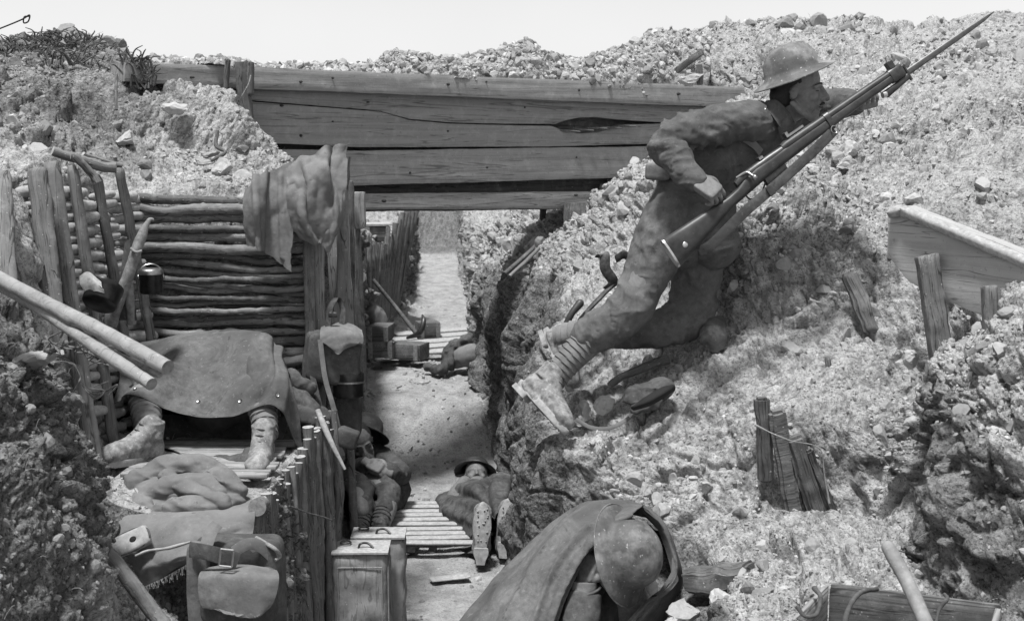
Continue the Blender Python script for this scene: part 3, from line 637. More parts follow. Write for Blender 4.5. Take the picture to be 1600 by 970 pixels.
# torn splinters round the shell hole
for k in range(5):
    x = 872 + k * 22; g = bar(P(x, 203 - k * 1.5, YB(x) + .03), P(x + 34, 206 - k * 2, YB(x) + .045), .02, .014, rough=.006, seed=k); mk('splinter', g, M['board_dark'], br)
for (x, y) in ((238, 112), (300, 121), (470, 128), (520, 122), (700, 132), (760, 128), (905, 141), (1010, 150), (1060, 147), (440, 165), (520, 190), (575, 160), (700, 205), (820, 168), (470, 212), (760, 262), (640, 270), (900, 246), (600, 314), (900, 305)):
    d_ = -.075 if y < 155 and x > 400 or x < 320 else .012
    mk('nail', ellipsoid(P(x, y, YB(x) + d_), (rnd.uniform(.006, .016), .004, rnd.uniform(.004, .010)), None, 8), M['black_iron'], br)
# strut nailed on the front of the top beam
for (a, b, w_, d_) in (((378, 96), (386, 200), .075, -.12), ((391, 96), (392, 150), .035, -.15), ((356, 92), (352, 152), .028, -.16)):
    mk('strut', bar(P(*a, YB(380) + d_), P(*b, YB(380) + d_), w_, .05, (0, 1, 0), .004, 3, div=(20, 3, 3)), M['board_dark'], br)
mk('wire', tube(PA([(392, 118, 6.6), (388, 132, 6.58), (378, 150, 6.57), (373, 162, 6.6)]), [.003], 6, 20), M['beam_pale'], br)
# posts that carry it
mk('post', bar(P(897, 318, 8.0), P(897, 420, 7.95), .14, .14, (0, 1, 0), .006, 8), M['board_dark'], br)
mk('post', bar(P(850, 318, 8.5), P(845, 372, 8.5), .045, .045, (0, 1, 0), .006, 9), M['board_dark'], br)

# spoil heaped on the bridge
def spoil():
    sky_ = [(205, 104), (250, 94), (300, 99), (345, 93), (400, 99), (480, 99), (545, 95), (585, 89), (618, 74), (650, 89), (720, 93), (765, 87), (820, 69), (868, 84), (905, 91), (950, 79), (1000, 67), (1060, 62), (1110, 66)]
    sp = np.array(sky_, float); xs = np.linspace(205, 1110, 420); rows = []
    topb = lambda x: np.interp(x, [195, 560, 860, 1215], [98, 113, 125, 140])
    hh = np.interp(xs, sp[:, 0], sp[:, 1])
    for (dy, k) in ((-.05, -.12), (-.03, .25), (.06, .62), (.16, .93), (.22, 1), (.32, .8), (.42, .2), (.5, -1)):
        rows.append([P(x, topb(x) + 2 - (topb(x) + 2 - h) * k, YB(x) + dy) if k != 1 else P(x, h, YB(x) + dy) for x, h in zip(xs, hh)])
    ctrl = np.array([[list(p) for p in r] for r in rows]); nv = 90
    Gd = np.stack([catmull(ctrl[:, j], nv) for j in range(len(xs))], 1)
    N = gnorm(Gd)
    if N[..., 2].mean() < 0: N = -N
    p = Gd.reshape(-1, 3); h, cl = clods(p, .55, 40); G2 = Gd + N * h.reshape(nv, -1, 1); nc = len(xs)
    me = bpy.data.meshes.new('spoil_heap'); me.from_pydata(G2.reshape(-1, 3).tolist(), [], [q_[::-1] for q_ in grid_faces(nv, nc)]); me.polygons.foreach_set('use_smooth', [True] * len(me.polygons))
    for nm, arr in (('soil', np.full(nv * nc, .22)), ('clod_tone_shade', cl), ('floor', np.zeros(nv * nc))):
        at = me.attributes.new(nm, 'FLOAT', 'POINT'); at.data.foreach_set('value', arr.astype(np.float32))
    me.materials.append(M['earth']); o = bpy.data.objects.new('spoil_heap', me); COL.objects.link(o)
    tag(o, 'ridge of chalk spoil heaped along the top of the bridge', 'spoil', kind='stuff')
    r = np.random.RandomState(9); pp, nn, _, _ = pick(G2, gnorm(G2) * (1 if gnorm(G2)[..., 2].mean() > 0 else -1), np.clip(N[..., 2], .2, 1), 5200, r)
    s_ = .008 + .028 * r.power(.35, len(pp)); scatter(pp, nn, s_, .15 + .85 * r.beta(1.6, 1.4, len(pp)), (I1V, I1F), r, 'bridge_rubble', 'loose chalk rubble on top of the bridge')
spoil()

# ================================================================== REVETMENTS ON THE LEFT
def pole_geo(p0, p1, r0, r1, seed, seg=12, sag=0.0, wob=.012, n=24, knots=True, rough=.004, capmi=1):
    p0, p1 = np.array(p0), np.array(p1); t = np.linspace(0, 1, 7)[:, None]; pts = p0 * (1 - t) + p1 * t
    pts[1:-1] += np.stack([fbm(pts[1:-1] + k * 9.1 + seed, 2.5, 2, seed + k) for k in range(3)], 1) * wob; pts[:, 2] -= sag * np.sin(np.pi * t[:, 0])
    kn = [(random.Random(seed * 7 + k).random(), random.Random(seed * 5 + k).random() * 6.28) for k in range(4)]
    def fn(s, th, S):
        r = 1 + 0 * s
        if knots:
            for (ks, kt) in kn: r = r + .22 * np.exp(-((s - ks) / .012) ** 2) * np.clip(np.cos(th - kt), 0, 1) ** 3
        return r
    return tube(pts, [r0, (r0 + r1) / 2 * 1.02, r1], seg, n, rough=rough, rs=28, fn=fn, capmi=capmi, seed=seed)
wat = empty('pole_revetment', P(340, 580, 5.6), 'wall of horizontal brushwood poles behind the man under the cape', 'revetment')
ys = [308, 323, 340, 358, 371, 385, 401, 413, 424, 434, 443, 454, 463, 473, 482, 493, 504, 517, 530, 545, 560, 577, 592]
for k, y in enumerate(ys):
    nx = ys[k + 1] if k < len(ys) - 1 else y + 14
    r = (nx - y) * 5.55 / 1931 * .5 * rnd.uniform(.92, 1.12)
    yl, yr = y + (2 if k > 4 else 0) - 4 * (k > 6 and k < 12), y + rnd.uniform(0, 3) + 5 * (5 < k < 13)
    x1 = 474 if k > 2 else 466; x0 = 208 + k * 1.6 + rnd.uniform(-6, 6)
    g = pole_geo(P(x0, yl, 5.56 + rnd.uniform(-.02, .02)), P(x1 + 6, yr, 5.54 + rnd.uniform(-.015, .02)), r, r * rnd.uniform(.75, 1.05), 20 + k, sag=rnd.uniform(-.004, .014), wob=.03, n=60, seg=16, rough=.006)
    mk('pole', g, [M['bark'] if k % 3 else M['bark_dark'], M['end']], wat)
for k, y in enumerate([333, 366, 392, 419, 448, 478, 510, 538, 570]):      # thinner switches set back between the poles
    g = pole_geo(P(212, y, 5.6), P(476, y + rnd.uniform(-2, 4), 5.59), .011, .009, 60 + k, wob=.025, n=40, seg=8); mk('pole', g, [M['bark_dark'], M['end']], wat)

lrev = empty('log_revetment', P(120, 740, 4.9), 'leaning side wall of short cut logs held by split stakes', 'revetment')
def LW(px, py):          # leaning wall surface: distance grows with px, shrinks downwards
    t = (py - 260) / 480; xl = 20 + 110 * t; xr = 205 + 48 * t; s = (px - xl) / (xr - xl); return 4.55 + .95 * s - .02 * t
stk = [((0, 268), (22, 760), .075), ((58, 262), (92, 560), .075), ((80, 252), (150, 745), .062), ((112, 258), (180, 700), .045), ((150, 272), (215, 640), .042), ((186, 262), (250, 600), .042), ((118, 570), (147, 755), .045)]
for k, (a, b, w_) in enumerate(stk):
    ya, yb = LW(*a) - .10, LW(*b) - .10
    g = bar(P(*a, ya), P(*b, yb), w_, .035, (0.3, -1, .1), .0055, 31 + k, bevel=.006, div=(40, 4, 3)); mk('stake', g, M['split'], lrev)
nlog = 0
for col_, (xa, xb) in enumerate([(26, 60), (84, 104), (104, 132), (134, 156), (160, 190), (190, 210)]):
    y = 300 + col_ * 2
    while y < 720:
        t = (y - 260) / 480; off = 66 * t + (8 if col_ > 2 else 0); cx = (xa + xb) / 2 + off
        rp = rnd.uniform(6.5, 10.5); Yd = LW(cx, y); wpx = (xb - xa) * .5 + rnd.uniform(2, 5)
        if cx < 225 and not (cx < 110 and y > 540):
            a = P(cx - wpx, y + rnd.uniform(-1, 3) , Yd - .03 - .0 ); b = P(cx + wpx, y - rnd.uniform(0, 4), Yd + .05)
            if rnd.random() < .25: b = P(cx + wpx * .4, y - 3, Yd + .16)
            g = tube([a, (a + b) / 2, b], [rp * Yd / 1931 * .8, rp * Yd / 1931, rp * Yd / 1931 * .85], 12, 12, rough=.003, rs=30, seed=nlog, dome=True); mk('log', g, [M['end'] if rnd.random() < .8 else M['bark_pale'], M['end']], lrev); nlog += 1
        y += rp * 2.05
# earth-packed back for the logs is the ground sheet itself
tp = empty('broken_branch', P(130, 262, 5.0), 'broken branch lying on the bank above the leaning log wall', 'branch')
mk('stem', pole_geo(P(82, 236, 4.95), P(182, 262, 5.05), .018, .022, 91, wob=.03), [M['bark'], M['end']], tp)
mk('twig', pole_geo(P(110, 243, 4.9), P(152, 286, 4.95), .014, .017, 92, wob=.03), [M['bark'], M['end']], tp)
mk('twig', pole_geo(P(130, 240, 5.05), P(190, 258, 5.15), .009, .012, 93, wob=.02), [M['bark'], M['end']], tp)

# corner of boards at the end of the pole wall
cp = empty('corner_post', P(520, 640, 5.7), 'tall corner post of upright boards with a torn top beside the trench', 'post')
for k, (a, b, w_, Y0, m_) in enumerate([((482, 372), (488, 640), .05, 5.50, 'split'), ((497, 372), (500, 640), .055, 5.54, 'beam_pale'), ((523, 255), (541, 640), .105, 5.62, 'beam_pale'),
                                     ((544, 283), (548, 640), .05, 5.72, 'board_dark'), ((548, 330), (560, 610), .09, 5.85, 'board_dark')]):
    mk('upright_board', bar(P(*a, Y0), P(*b, Y0), w_, .03, (0, -1, 0), .005, 40 + k, div=(40, 4, 3)), M[m_], cp)
mk('block', bar(P(560, 300, 5.8), P(562, 358, 5.8), .062, .06, (0, -1, 0), .004, 47, div=(12, 4, 4)), M['beam_pale'], cp)
mk('shaft', pole_geo(P(541, 245, 5.58), P(531, 470, 5.56), .022, .026, 48, wob=.01), [M['bark'], M['end']], cp)

# vertical sticks facing the fire step
srev = empty('stick_revetment', P(470, 960, 4.9), 'fence of rough upright sticks facing the earth step on the left', 'revetment')
nst = 27
for k in range(nst):
    t = k / (nst - 1); px = 398 + 122 * t + rnd.uniform(-3, 3); Yt = 4.34 + .95 * t ** .9; top = np.interp(t, [0, .25, .5, .62, .8, 1], [785, 765, 735, 690, 668, 655]) + rnd.uniform(-16, 14)
    a = P(px, top, Yt); xb = a.x + rnd.uniform(-.012, .03); r = rnd.uniform(.013, .024) * (1.1 if k % 5 == 0 else 1)
    g = pole_geo((xb, Yt + rnd.uniform(-.02, .02), .0), a, r * 1.1, r, 120 + k, wob=.03, n=44, seg=10, rough=.006); mk('stick', g, [M['stake'] if k % 3 else M['bark'], M['end']], srev)
for k, (x, y, Y) in enumerate([(508, 660, 5.2), (492, 672, 5.1), (470, 700, 5.0)]):
    mk('stick', pole_geo(P(x, y + 90, Y), P(x + 1, y, Y - .02), .022, .018, 160 + k), [M['bark_pale'], M['end']], srev)
mk('log_end', tube([P(402, 792, 4.28), P(412, 786, 4.6)], [.032, .032], 16, 8, capmi=1, rough=.002), [M['bark'], M['end_dark']], srev)
mk('binding_wire', tube(PA([(452, 790, 4.52), (478, 800, 4.7), (500, 806, 4.85), (518, 812, 5.0)]), [.0035], 6, 30, rough=.002), M['board_dark'], srev)

# thin upright stake beside the hanging kit
mk('upright_stake', pole_geo(P(553, 842, 5.75), P(545, 640, 5.7), .020, .018, 170, wob=.008), [M['bark'], M['end']], label='slim upright stake at the feet of the dozing man', cat='stake')

# far revetment of leaning sticks beyond the bridge
frev = empty('leaning_stick_revetment', P(600, 520, 10.5), 'fan of leaning sticks lining the far trench beyond the bridge', 'revetment')
for k in range(26):
    t = k / 25; yt = np.interp(t, [0, .3, .6, .75, 1], [385, 378, 372, 335, 325]); xt = np.interp(t, [0, .6, 1], [556, 612, 650]) + rnd.uniform(-2, 2); xb = np.interp(t, [0, .5, 1], [562, 592, 618]) + rnd.uniform(-2, 2); yb = np.interp(t, [0, 1], [545, 500])
    Y = 9.6 + 2.4 * t; r = rnd.uniform(.018, .034)
    mk('stick', pole_geo(P(xb, yb, Y), P(xt, yt + rnd.uniform(-6, 8), Y + .15), r, r * .9, 180 + k, n=20, seg=8, rough=.008), [M['stake'], M['end']], frev)
mk('post', bar(P(642, 318, 11.9), P(612, 500, 11.8), .10, .08, (0, -1, 0), .008, 5), M['board_dark'], frev)

# ================================================================== WOOD IN THE RIGHT BANK
M['plank_pale'] = m_wood('pale plank', .36, 'UV', .25, (1.5, 30, 1), .4, .003, .8)
pk = empty('plank_barrier', P(1470, 555, 4.5), 'long thick plank with a top edge tilted to look lit, held by two posts in the right bank', 'barrier')
YP = lambda x: 4.62 - .5 * (x - 1390) / 210
plank_px('plank', [(1387, 330), (1412, 322), (1600, 397), (1760, 470)], [(1387, 400), (1420, 440), (1470, 468), (1600, 520), (1760, 600)], 0, .055, M['plank_pale'], pk, 21, .004, Yf=YP)
mk('lit_top_edge', bar(P(1388, 333, 4.60), P(1412, 328, 4.56), .036, .036, (0, -1, 1), .003, 26, g=bar(P(1410, 328, 4.555), P(1700, 452, 3.92), .036, .038, (0, -1, 1), .003, 27)), M['end'], pk)  # separate strip tilted up, shaped so the plank's top edge looks lit
mk('post', bar(P(1447, 398, 4.42), P(1474, 570, 4.38), .078, .055, (0, -1, 0), .006, 22, div=(30, 5, 4)), M['split'], pk)
mk('post', bar(P(1545, 446, 4.18), P(1552, 560, 4.14), .05, .05, (0, -1, 0), .005, 23, div=(20, 4, 4)), M['split'], pk)
mk('slanting_stake', bar(P(1326, 424, 4.95), P(1362, 520, 4.9), .062, .05, (0, -1, 0), .009, 24, bevel=.008, div=(20, 5, 5)), M['split'], label='stump of a squared stake leaning out of the right bank below the plank', cat='stake')
mk('small_peg', bar(P(1292, 556, 4.72), P(1296, 585, 4.72), .022, .02, (0, -1, 0), .003, 25), M['split'], label='tiny peg standing alone in the right bank', cat='peg')
cs = empty('stake_cluster', P(1240, 790, 4.3), 'broken dark stakes holding the edge of the right hand bank', 'stakes')
for k, (a, b, w_, Y0, m_) in enumerate([((1190, 622), (1196, 730), .052, 4.33, 'board_dark'), ((1212, 640), (1238, 800), .058, 4.30, 'stake'), ((1240, 680), (1286, 835), .075, 4.30, 'board_dark'), ((1262, 700), (1300, 800), .03, 4.3, 'board_dark')]):
    mk('stake', bar(P(*a, Y0), P(a[0] + (b[0] - a[0]) * 1.25, a[1] + (b[1] - a[1]) * 1.2, Y0 + .02), w_, .05, (0, -1, 0), .006, 50 + k, bevel=.01, div=(36, 5, 5)), M[m_], cs)
mk('wire', tube(PA([(1180, 664, 4.25), (1205, 676, 4.2), (1235, 688, 4.2), (1280, 700, 4.2), (1288, 740, 4.2), (1296, 786, 4.18)]), [.003], 6, 40, rough=.003), M['bark_pale'], cs)
mk('timber_block', bar(P(1075, 906, 4.12), P(1176, 900, 4.0), .10, .08, (0, 0, 1), .016, 60, bevel=.01, div=(24, 6, 6)), M['board_dark'], label='dark baulk of timber lying behind the hunched man', cat='timber')  # block given the dark board tone
mk('edge_board', bar(P(1562, 890, 3.25), P(1558, 965, 3.2), .05, .02, (.4, -1, 0), .006, 61, div=(14, 4, 3)), M['bark'], label='short pale board leaning against the dark earth block at lower right', cat='board')
mk('thrown_board', bar(P(1056, 112, 8.2), P(1096, 82, 8.15), .07, .04, (0, 0, 1), .006, 62), M['board_dark'], label='dark board end sticking up out of the spoil left of the lookout', cat='board')
mk('upright_peg', bar(P(1093, 100, 7.9), P(1094, 133, 7.9), .04, .03, (0, -1, 0), .004, 63), M['board_dark'], label='dark peg standing under the tilted board end', cat='peg')
# ================================================================== MATERIALS FOR KIT
M['hessian'] = m_cloth('hessian sacking', .18, .35, 1400, .25, .002)
M['canvas'] = m_cloth('canvas webbing', .15, .35, 1600, .3)
M['canvas_dark'] = m_cloth('dark canvas', .07, .25, 1200, .4)  # darker canvas tone for bag bodies, straps and scraps
M['khaki'] = m_cloth('khaki serge', .095, .2, 900, .4)
M['trouser'] = m_cloth('muddy trousers', .11, .24, 900, .45)
M['puttee'] = m_cloth('muddy puttee', .17, .5, 1100, .35)
M['cape'] = m_cloth('rubbered cape', .105, .35, 700, .3, .0008)
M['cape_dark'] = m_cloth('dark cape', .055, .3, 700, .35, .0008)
M['leather'] = m_plain('muddy leather', .17, .75, 0, .5, 40, .004, .3, .7)
M['leather_dark'] = m_plain('dark leather', .05, .6, 0, .5, 50, .002, .3, .2)
M['sole'] = m_plain('worn boot sole', .30, .85, 0, .4, 35, .004, .2, .6)
M['steel'] = m_plain('steel', .35, .35, 1, .3, 60, .0005, .5, .1)
M['gunmetal'] = m_plain('dark gun steel', .06, .4, .6, .3, 60, .0005, .5, .08)
M['blade'] = m_plain('blackened blade', .12, .5, .8, .3, 60, .0005, .5, .05)
M['brass'] = m_plain('bright metal', .6, .35, 1, .2, 60, .0005)
M['walnut'] = m_plain('oiled walnut stock', .035, .45, 0, .35, 25, .0006, .4, .06)
M['handle'] = m_plain('worn handle wood', .2, .7, 0, .3, 30, .001, .3, .3)
M['box'] = m_wood('stained box boards', .24, 'World', .4, (26, 26, 2.5), .5, .003, .6)
M['helmet'] = m_plain('painted steel helmet', .095, .6, 0, .4, 16, .003, .35, .6)
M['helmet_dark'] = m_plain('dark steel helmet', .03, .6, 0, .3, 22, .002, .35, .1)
M['tin'] = m_plain('tin sheet', .2, .55, .3, .35, 25, .001, .4, .35)
M['pot'] = m_plain('blackened pot', .035, .28, .7, .4, 30, .0008, .5, .05)
M['skin'] = m_plain('weathered skin', .16, .6, 0, .22, 60, .0012, .4)
M['skin_dark'] = m_plain('tanned dirty skin', .15, .6, 0, .3, 60, .0012, .4)
M['hair'] = m_plain('dark hair', .02, .7, 0, .4, 150, .003)
M['eye'] = m_plain('eye', .04, .6)
M['rope'] = m_plain('rope', .22, .95, 0, .4, 120, .002)
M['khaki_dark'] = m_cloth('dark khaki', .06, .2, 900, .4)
M['black'] = m_plain('black and painted hole shade', .012, .9)  # flat black for wire and cap peak; also paints the dark inside holes
def frame(x, z):
    return axes(x, z)
def m4(o, R): m = R.to_4x4(); m.translation = Vector(o); return m
def strap(pts, width, thick, wdir, n=None, g=None): return tube(pts, [width / 2], 10, n or len(pts) * 10, ell=thick / width, nrm=wdir, g=g)
def superbox(c, half, R=None, e=.35, seg=32, rough=.006, rs=9, seed=0, g=None, fine=0):
    g0 = ellipsoid((0, 0, 0), (1, 1, 1), None, seg); A = np.array(g0.v)
    A = np.sign(A) * np.abs(A) ** e; A = A / (np.sum(np.abs(A) ** 8, 1) ** (1 / 8))[:, None]
    A = A * np.array(half); R_ = np.array(R) if R is not None else np.eye(3); A = A @ R_.T + np.array(c)
    n = A - np.array(c); n /= np.linalg.norm(n, axis=1)[:, None]
    A = A + n * ((1 - np.abs(fbm(A, rs, 3, seed)) * 2.5) * rough + (fbm(A, 40, 2, seed) * fine if fine else 0))[:, None]
    g = g or Geo(); g.add(A.tolist(), g0.f, g0.uv); return g
def ridged(V, s, seed, stretch=(1, 1, 1), oct=3): return 1 - np.abs(fbm(V * np.array(stretch), s, oct, seed)) * 2.4
HP = [(.0005, .112), (.03, .110), (.06, .100), (.084, .080), (.098, .052), (.104, .022), (.108, .004), (.122, -.004), (.140, -.012), (.152, -.017), (.1545, -.019), (.152, -.0215), (.138, -.017), (.118, -.009), (.104, -.002), (.1, .02), (.09, .055), (.07, .085), (.03, .104), (.0005, .106)]
def helmet(parent, o, up, fwd, mat='helmet', sc=1.0):
    """shallow bowl helmet with a wide brim, rolled rim and chin strap lugs"""
    z = Vector(up).normalized(); x = Vector(fwd) - z * Vector(fwd).dot(z); x.normalize(); y = z.cross(x)
    R = Matrix(((x.x, y.x, z.x), (x.y, y.y, z.y), (x.z, y.z, z.z))); m = m4(o, R)
    g = lathe([(a * sc, b * sc) for a, b in HP], m, 56, 1.06, .95); A = g.arr(); A += fbm(A, 9, 3, 3)[:, None] * .0055; g.v = A.tolist()
    h = mk('helmet', g, M[mat], parent)
    rim = [m @ Vector((.154 * sc * 1.06 * math.cos(a), .154 * sc * .95 * math.sin(a), -.019 * sc)) for a in np.linspace(0, 2 * math.pi, 41)]
    mk('rim', tube(rim, [.0026], 6, 90, cap=False), M[mat], h)
    return h
def boot(parent, heel, toe, up, mat='leather', L=.30, laces=True, tilt=0):
    """ankle boot: heel = back bottom of sole, toe = direction to the toe, up = shaft direction"""
    x = Vector(toe).normalized(); R = frame(x, up); m = m4(heel, R); s = L / .30
    def W(a, b, c): return m @ Vector((a * s, b * s, c * s))
    g = Geo()
    tube([W(.05, 0, .155), W(.05, 0, .13), W(.055, 0, .09)], [.05 * s, .047 * s, .05 * s], 20, 12, g=g)
    tube([W(.04, 0, .05), W(.11, 0, .065), W(.18, 0, .052), W(.235, 0, .046)], [.042 * s, .046 * s, .046 * s, .040 * s], 20, 24, dome=True, g=g)
    tube([W(.055, 0, .14), W(.09, 0, .10), W(.16, 0, .06)], [.045 * s, .045 * s, .04 * s], 20, 16, dome=True, g=g)
    ellipsoid(W(.038, 0, .055), (.042 * s, .036 * s, .055 * s), R, 18, g)
    ellipsoid(W(.232, 0, .045), (.062 * s, .050 * s, .036 * s), R, 18, g)
    tube([W(.03, 0, .03), W(.15, 0, .03), W(.25, 0, .03)], [.036 * s, .042 * s, .038 * s], 16, 12, dome=True, g=g, ell=.7)
    g = remesh(g, .0045, 4, lambda V: ridged(V, 18, 5) * .0022 + fbm(V, 60, 2, 8) * .0015)
    up_ = mk('boot', g, M[mat], parent)
    out = []
    for k in range(40):
        a = 2 * math.pi * k / 40; cx, hl = .140, .158; xx = math.cos(a) * hl; u = (xx / hl + 1) / 2
        wd = .034 + .016 * math.sin(math.pi * min(1, max(0, (u - .25) / .9))) ** 1.2 - .006 * math.exp(-((u - .38) / .12) ** 2); out.append((cx + xx, math.sin(a) * wd * 1.0 / max(.35, 1) , 0))
    g = Geo(); v = []; f = []
    for (zz, sc) in ((.0, .97), (.004, 1.0), (.024, 1.02), (.028, 1.0)):
        v += [W(cx + (p[0] - cx) * sc, p[1] * sc * 1.02, zz) for p in out]
    f = grid_faces(4, 40, True); f.append(tuple(range(39, -1, -1))); f.append(tuple(120 + k for k in range(40))); g.add(v, f)
    v = []
    for (zz, sc) in ((-.022, .97), (.001, 1.0)):
        v += [W(max(-.016, min(.068, .03 + (p[0] - cx) * .5)), p[1] * .8 if p[0] < cx + 9 else 0, zz) for p in out]
    f = grid_faces(2, 40, True); f.append(tuple(range(39, -1, -1))); g.add(v, f)
    rr_ = random.Random(5)
    for k in range(18):      # hobnails
        a, b = rr_.uniform(.10, .27), rr_.uniform(-.032, .032); ellipsoid(W(a, b, -.001), (.005, .005, .004), R, 8, g)
    mk('sole', g, M['sole'], up_)
    if laces:
        g = Geo()
        for k in range(5):
            a = .075 + .02 * k; zt = .15 - .02 * k; tube([W(a + .02, -.022, zt), W(a + .034, 0, zt + .004), W(a + .02, .022, zt - .008)], [.0028 * s], 6, 10, g=g)
        mk('lace', g, M['leather_dark'], up_)
    return up_
def spiral(n, a=.06, ph=0):
    def fn(s, th, S):
        u = (s * n + th / (2 * math.pi) + ph) % 1.0; return 1 + a * (u - .5) + .015 * np.sin(th * 3 + s * 9)
    return fn
def puttee(parent, pts, r, n=9, mat='puttee'): return mk('puttee', tube(pts, r, 36, 70, fn=spiral(n, .14), rough=.003, rs=25), M[mat], parent)
def folds(cent, amp=.06, n=9, sig=.16, ph=0, base=.35):
    """cross creases gathered round the given places along a sleeve or leg"""
    def fn(s, th, S):
        w_ = base + sum(np.exp(-((s - c) / sig) ** 2) for c in cent)
        x = s * n + .55 * np.sin(th + ph) + .25 * np.sin(3 * th + s * 17) + .25 * np.sin(2 * th + 2.1 + ph + s * 4) + ph
        return 1 + amp * w_ * (np.abs(np.sin(math.pi * x)) ** .45 * -1 + .7) * (.6 + .4 * np.cos(th * 1.5 + s * 7 + ph))
    return fn

# ================================================================== HANGING SACKS
c1 = sheet([PA([(382, 296, 5.43), (402, 276, 5.42), (428, 264, 5.45), (455, 252, 5.48)]), PA([(380, 325, 5.40), (402, 322, 5.35), (426, 318, 5.42), (453, 322, 5.38)]), PA([(381, 360, 5.40), (404, 362, 5.36), (428, 372, 5.42), (452, 380, 5.37)]), PA([(384, 384, 5.42), (404, 386, 5.37), (428, 402, 5.42), (453, 420, 5.38)])], 50, 60, fold=.014, fs=5, fstretch=(1.6, 1.6, .5), seed=4, thick=.004, ragged=.02, fine=.003, creases=[(.3, 0, .35, 1, .05, -.02), (.62, 0, .55, 1, .05, .02), (.8, .1, .85, .9, .04, -.015)])
mk('hanging_sack', c1, M['hessian'], label='empty sandbag hanging over the pole wall, the left and ragged one', cat='sack')
c2 = sheet([PA([(446, 268, 5.42), (468, 244, 5.45), (496, 238, 5.46), (520, 224, 5.48), (545, 226, 5.5)]), PA([(447, 292, 5.36), (475, 285, 5.33), (500, 280, 5.36), (524, 256, 5.44), (543, 240, 5.5)]), PA([(452, 330, 5.36), (478, 335, 5.30), (508, 326, 5.38), (530, 305, 5.40), (541, 290, 5.42)]), PA([(456, 358, 5.37), (482, 366, 5.32), (508, 360, 5.36), (528, 350, 5.38), (542, 335, 5.42)]), PA([(466, 374, 5.40), (488, 384, 5.36), (502, 380, 5.36), (515, 392, 5.4), (532, 362, 5.42)])], 60, 70, fold=.018, fs=6, fstretch=(1.6, 1.6, .6), seed=9, thick=.004, ragged=.012, fine=.005, creases=[(.2, .1, .45, .95, .06, .03), (.6, .2, .75, .9, .05, -.025), (.75, 0, .62, .5, .05, .03)])
mk('draped_sack', c2, M['hessian'], label='rumpled sacking draped over the head of the corner post', cat='sack')

# ================================================================== POLES, BRANCH, WIRES AT LEFT
mk('cut_pole', pole_geo(P(-300, 283, 3.95), P(262, 574, 2.95), .0200, .0190, 301, seg=22, n=70, wob=.02, rough=.002), [M['bark_pale'], M['end_dark']], label='thickest pale cut pole of three poking in from the left, the upper one', cat='pole', group='loose poles')
mk('cut_pole', tube(PA([(-260, 330, 3.9), (0, 447, 3.4), (120, 522, 3.15), (165, 553, 3.06), (237, 600, 2.93)]), [.017, .0165, .016, .017, .0155], 20, 70, rough=.002, capmi=1), [M['bark_pale'], M['end_dark']], label='lowest of three pale cut poles, its front half bent', cat='pole', group='loose poles')
mk('cut_pole', tube(PA([(140, 532, 3.16), (200, 562, 3.06), (250, 586, 2.98)]), [.007, .008, .008], 14, 30, rough=.0015, capmi=1), [M['bark_pale'], M['end_dark']], label='thin pale stick lying between the two thick cut poles', cat='pole', group='loose poles')
hk = empty('hooked_branch', P(190, 500, 4.95), 'peeled hooked branch tied upright before the leaning log wall', 'branch')
mk('stem', tube(PA([(240, 344, 4.98), (233, 345, 4.97), (222, 366, 4.95), (213, 392, 4.93), (200, 430, 4.92), (186, 470, 4.93), (172, 505, 4.96)]), [.008, .012, .020, .022, .024, .026, .028], 14, 50, rough=.006), M['end_dark'], hk)
mk('fork', tube(PA([(200, 432, 4.93), (202, 465, 4.94), (206, 505, 4.97)]), [.018, .02, .018], 12, 20, rough=.004), M['end_dark'], hk)
mk('binding', tube(PA([(204, 388, 4.90), (213, 394, 4.895), (222, 392, 4.9)]), [.006], 8, 12), M['rope'], hk)
sp_ = empty('leaning_pole', P(250, 970, 3.9), 'round pole leaning against the front of the earth step at lower left', 'pole')
mk('stem', pole_geo(P(128, 812, 3.95), P(275, 1005, 3.85), .024, .026, 310, seg=16, n=40, rough=.003), [M['bark'], M['end']], sp_)
mk('root_stub', tube(PA([(70, 690, 3.75), (92, 735, 3.75), (128, 812, 3.75)]), [.03, .026, .030], 14, 24, rough=.006, capmi=1), [M['bark'], M['end_dark']], label='blunt root stub poking down from the dark earth bank at left', cat='root')
g = Geo()
rw_ = random.Random(3)
for k in range(16):
    x, y = rw_.uniform(70, 150), rw_.uniform(520, 610); L_ = [(x, y, 3.45)]
    for j in range(4): L_.append((L_[-1][0] + rw_.uniform(-26, 30), L_[-1][1] + rw_.uniform(-16, 18), 3.45 + rw_.uniform(-.08, .06)))
    tube(PA(L_), [.0035 if k % 5 else .007, .002], 6, 26, g=g)
mk('root_tangle', g, M['bark'], label='tangle of wiry roots and brambles on the dark bank below the poles', cat='roots', kind='stuff')
g = Geo()
for k in range(330):
    x = rw_.choice([rw_.uniform(0, 200), rw_.uniform(0, 240)]); y = np.interp(x, [0, 60, 130, 200, 250], [76, 60, 60, 95, 104]); Y = 7.2 if x < 190 else 6.45
    dd = rw_.uniform(0, 1) ** 1.5 * 40; a = P(x, y + 3 + dd, Y - dd * .015 if x < 190 else Y); b = a + Vector((rw_.uniform(-.1, .1), rw_.uniform(-.05, .05), rw_.uniform(.02, .09))); tube([a, (a + b) / 2 + Vector((rw_.uniform(-.03, .03), 0, .02)), b], [.006, .002], 5, 8, g=g)
mk('twiggy_weeds', g, M['bark_dark'], label='dead twiggy weeds on the skyline mound at upper left', cat='weeds', kind='stuff')
g = Geo()
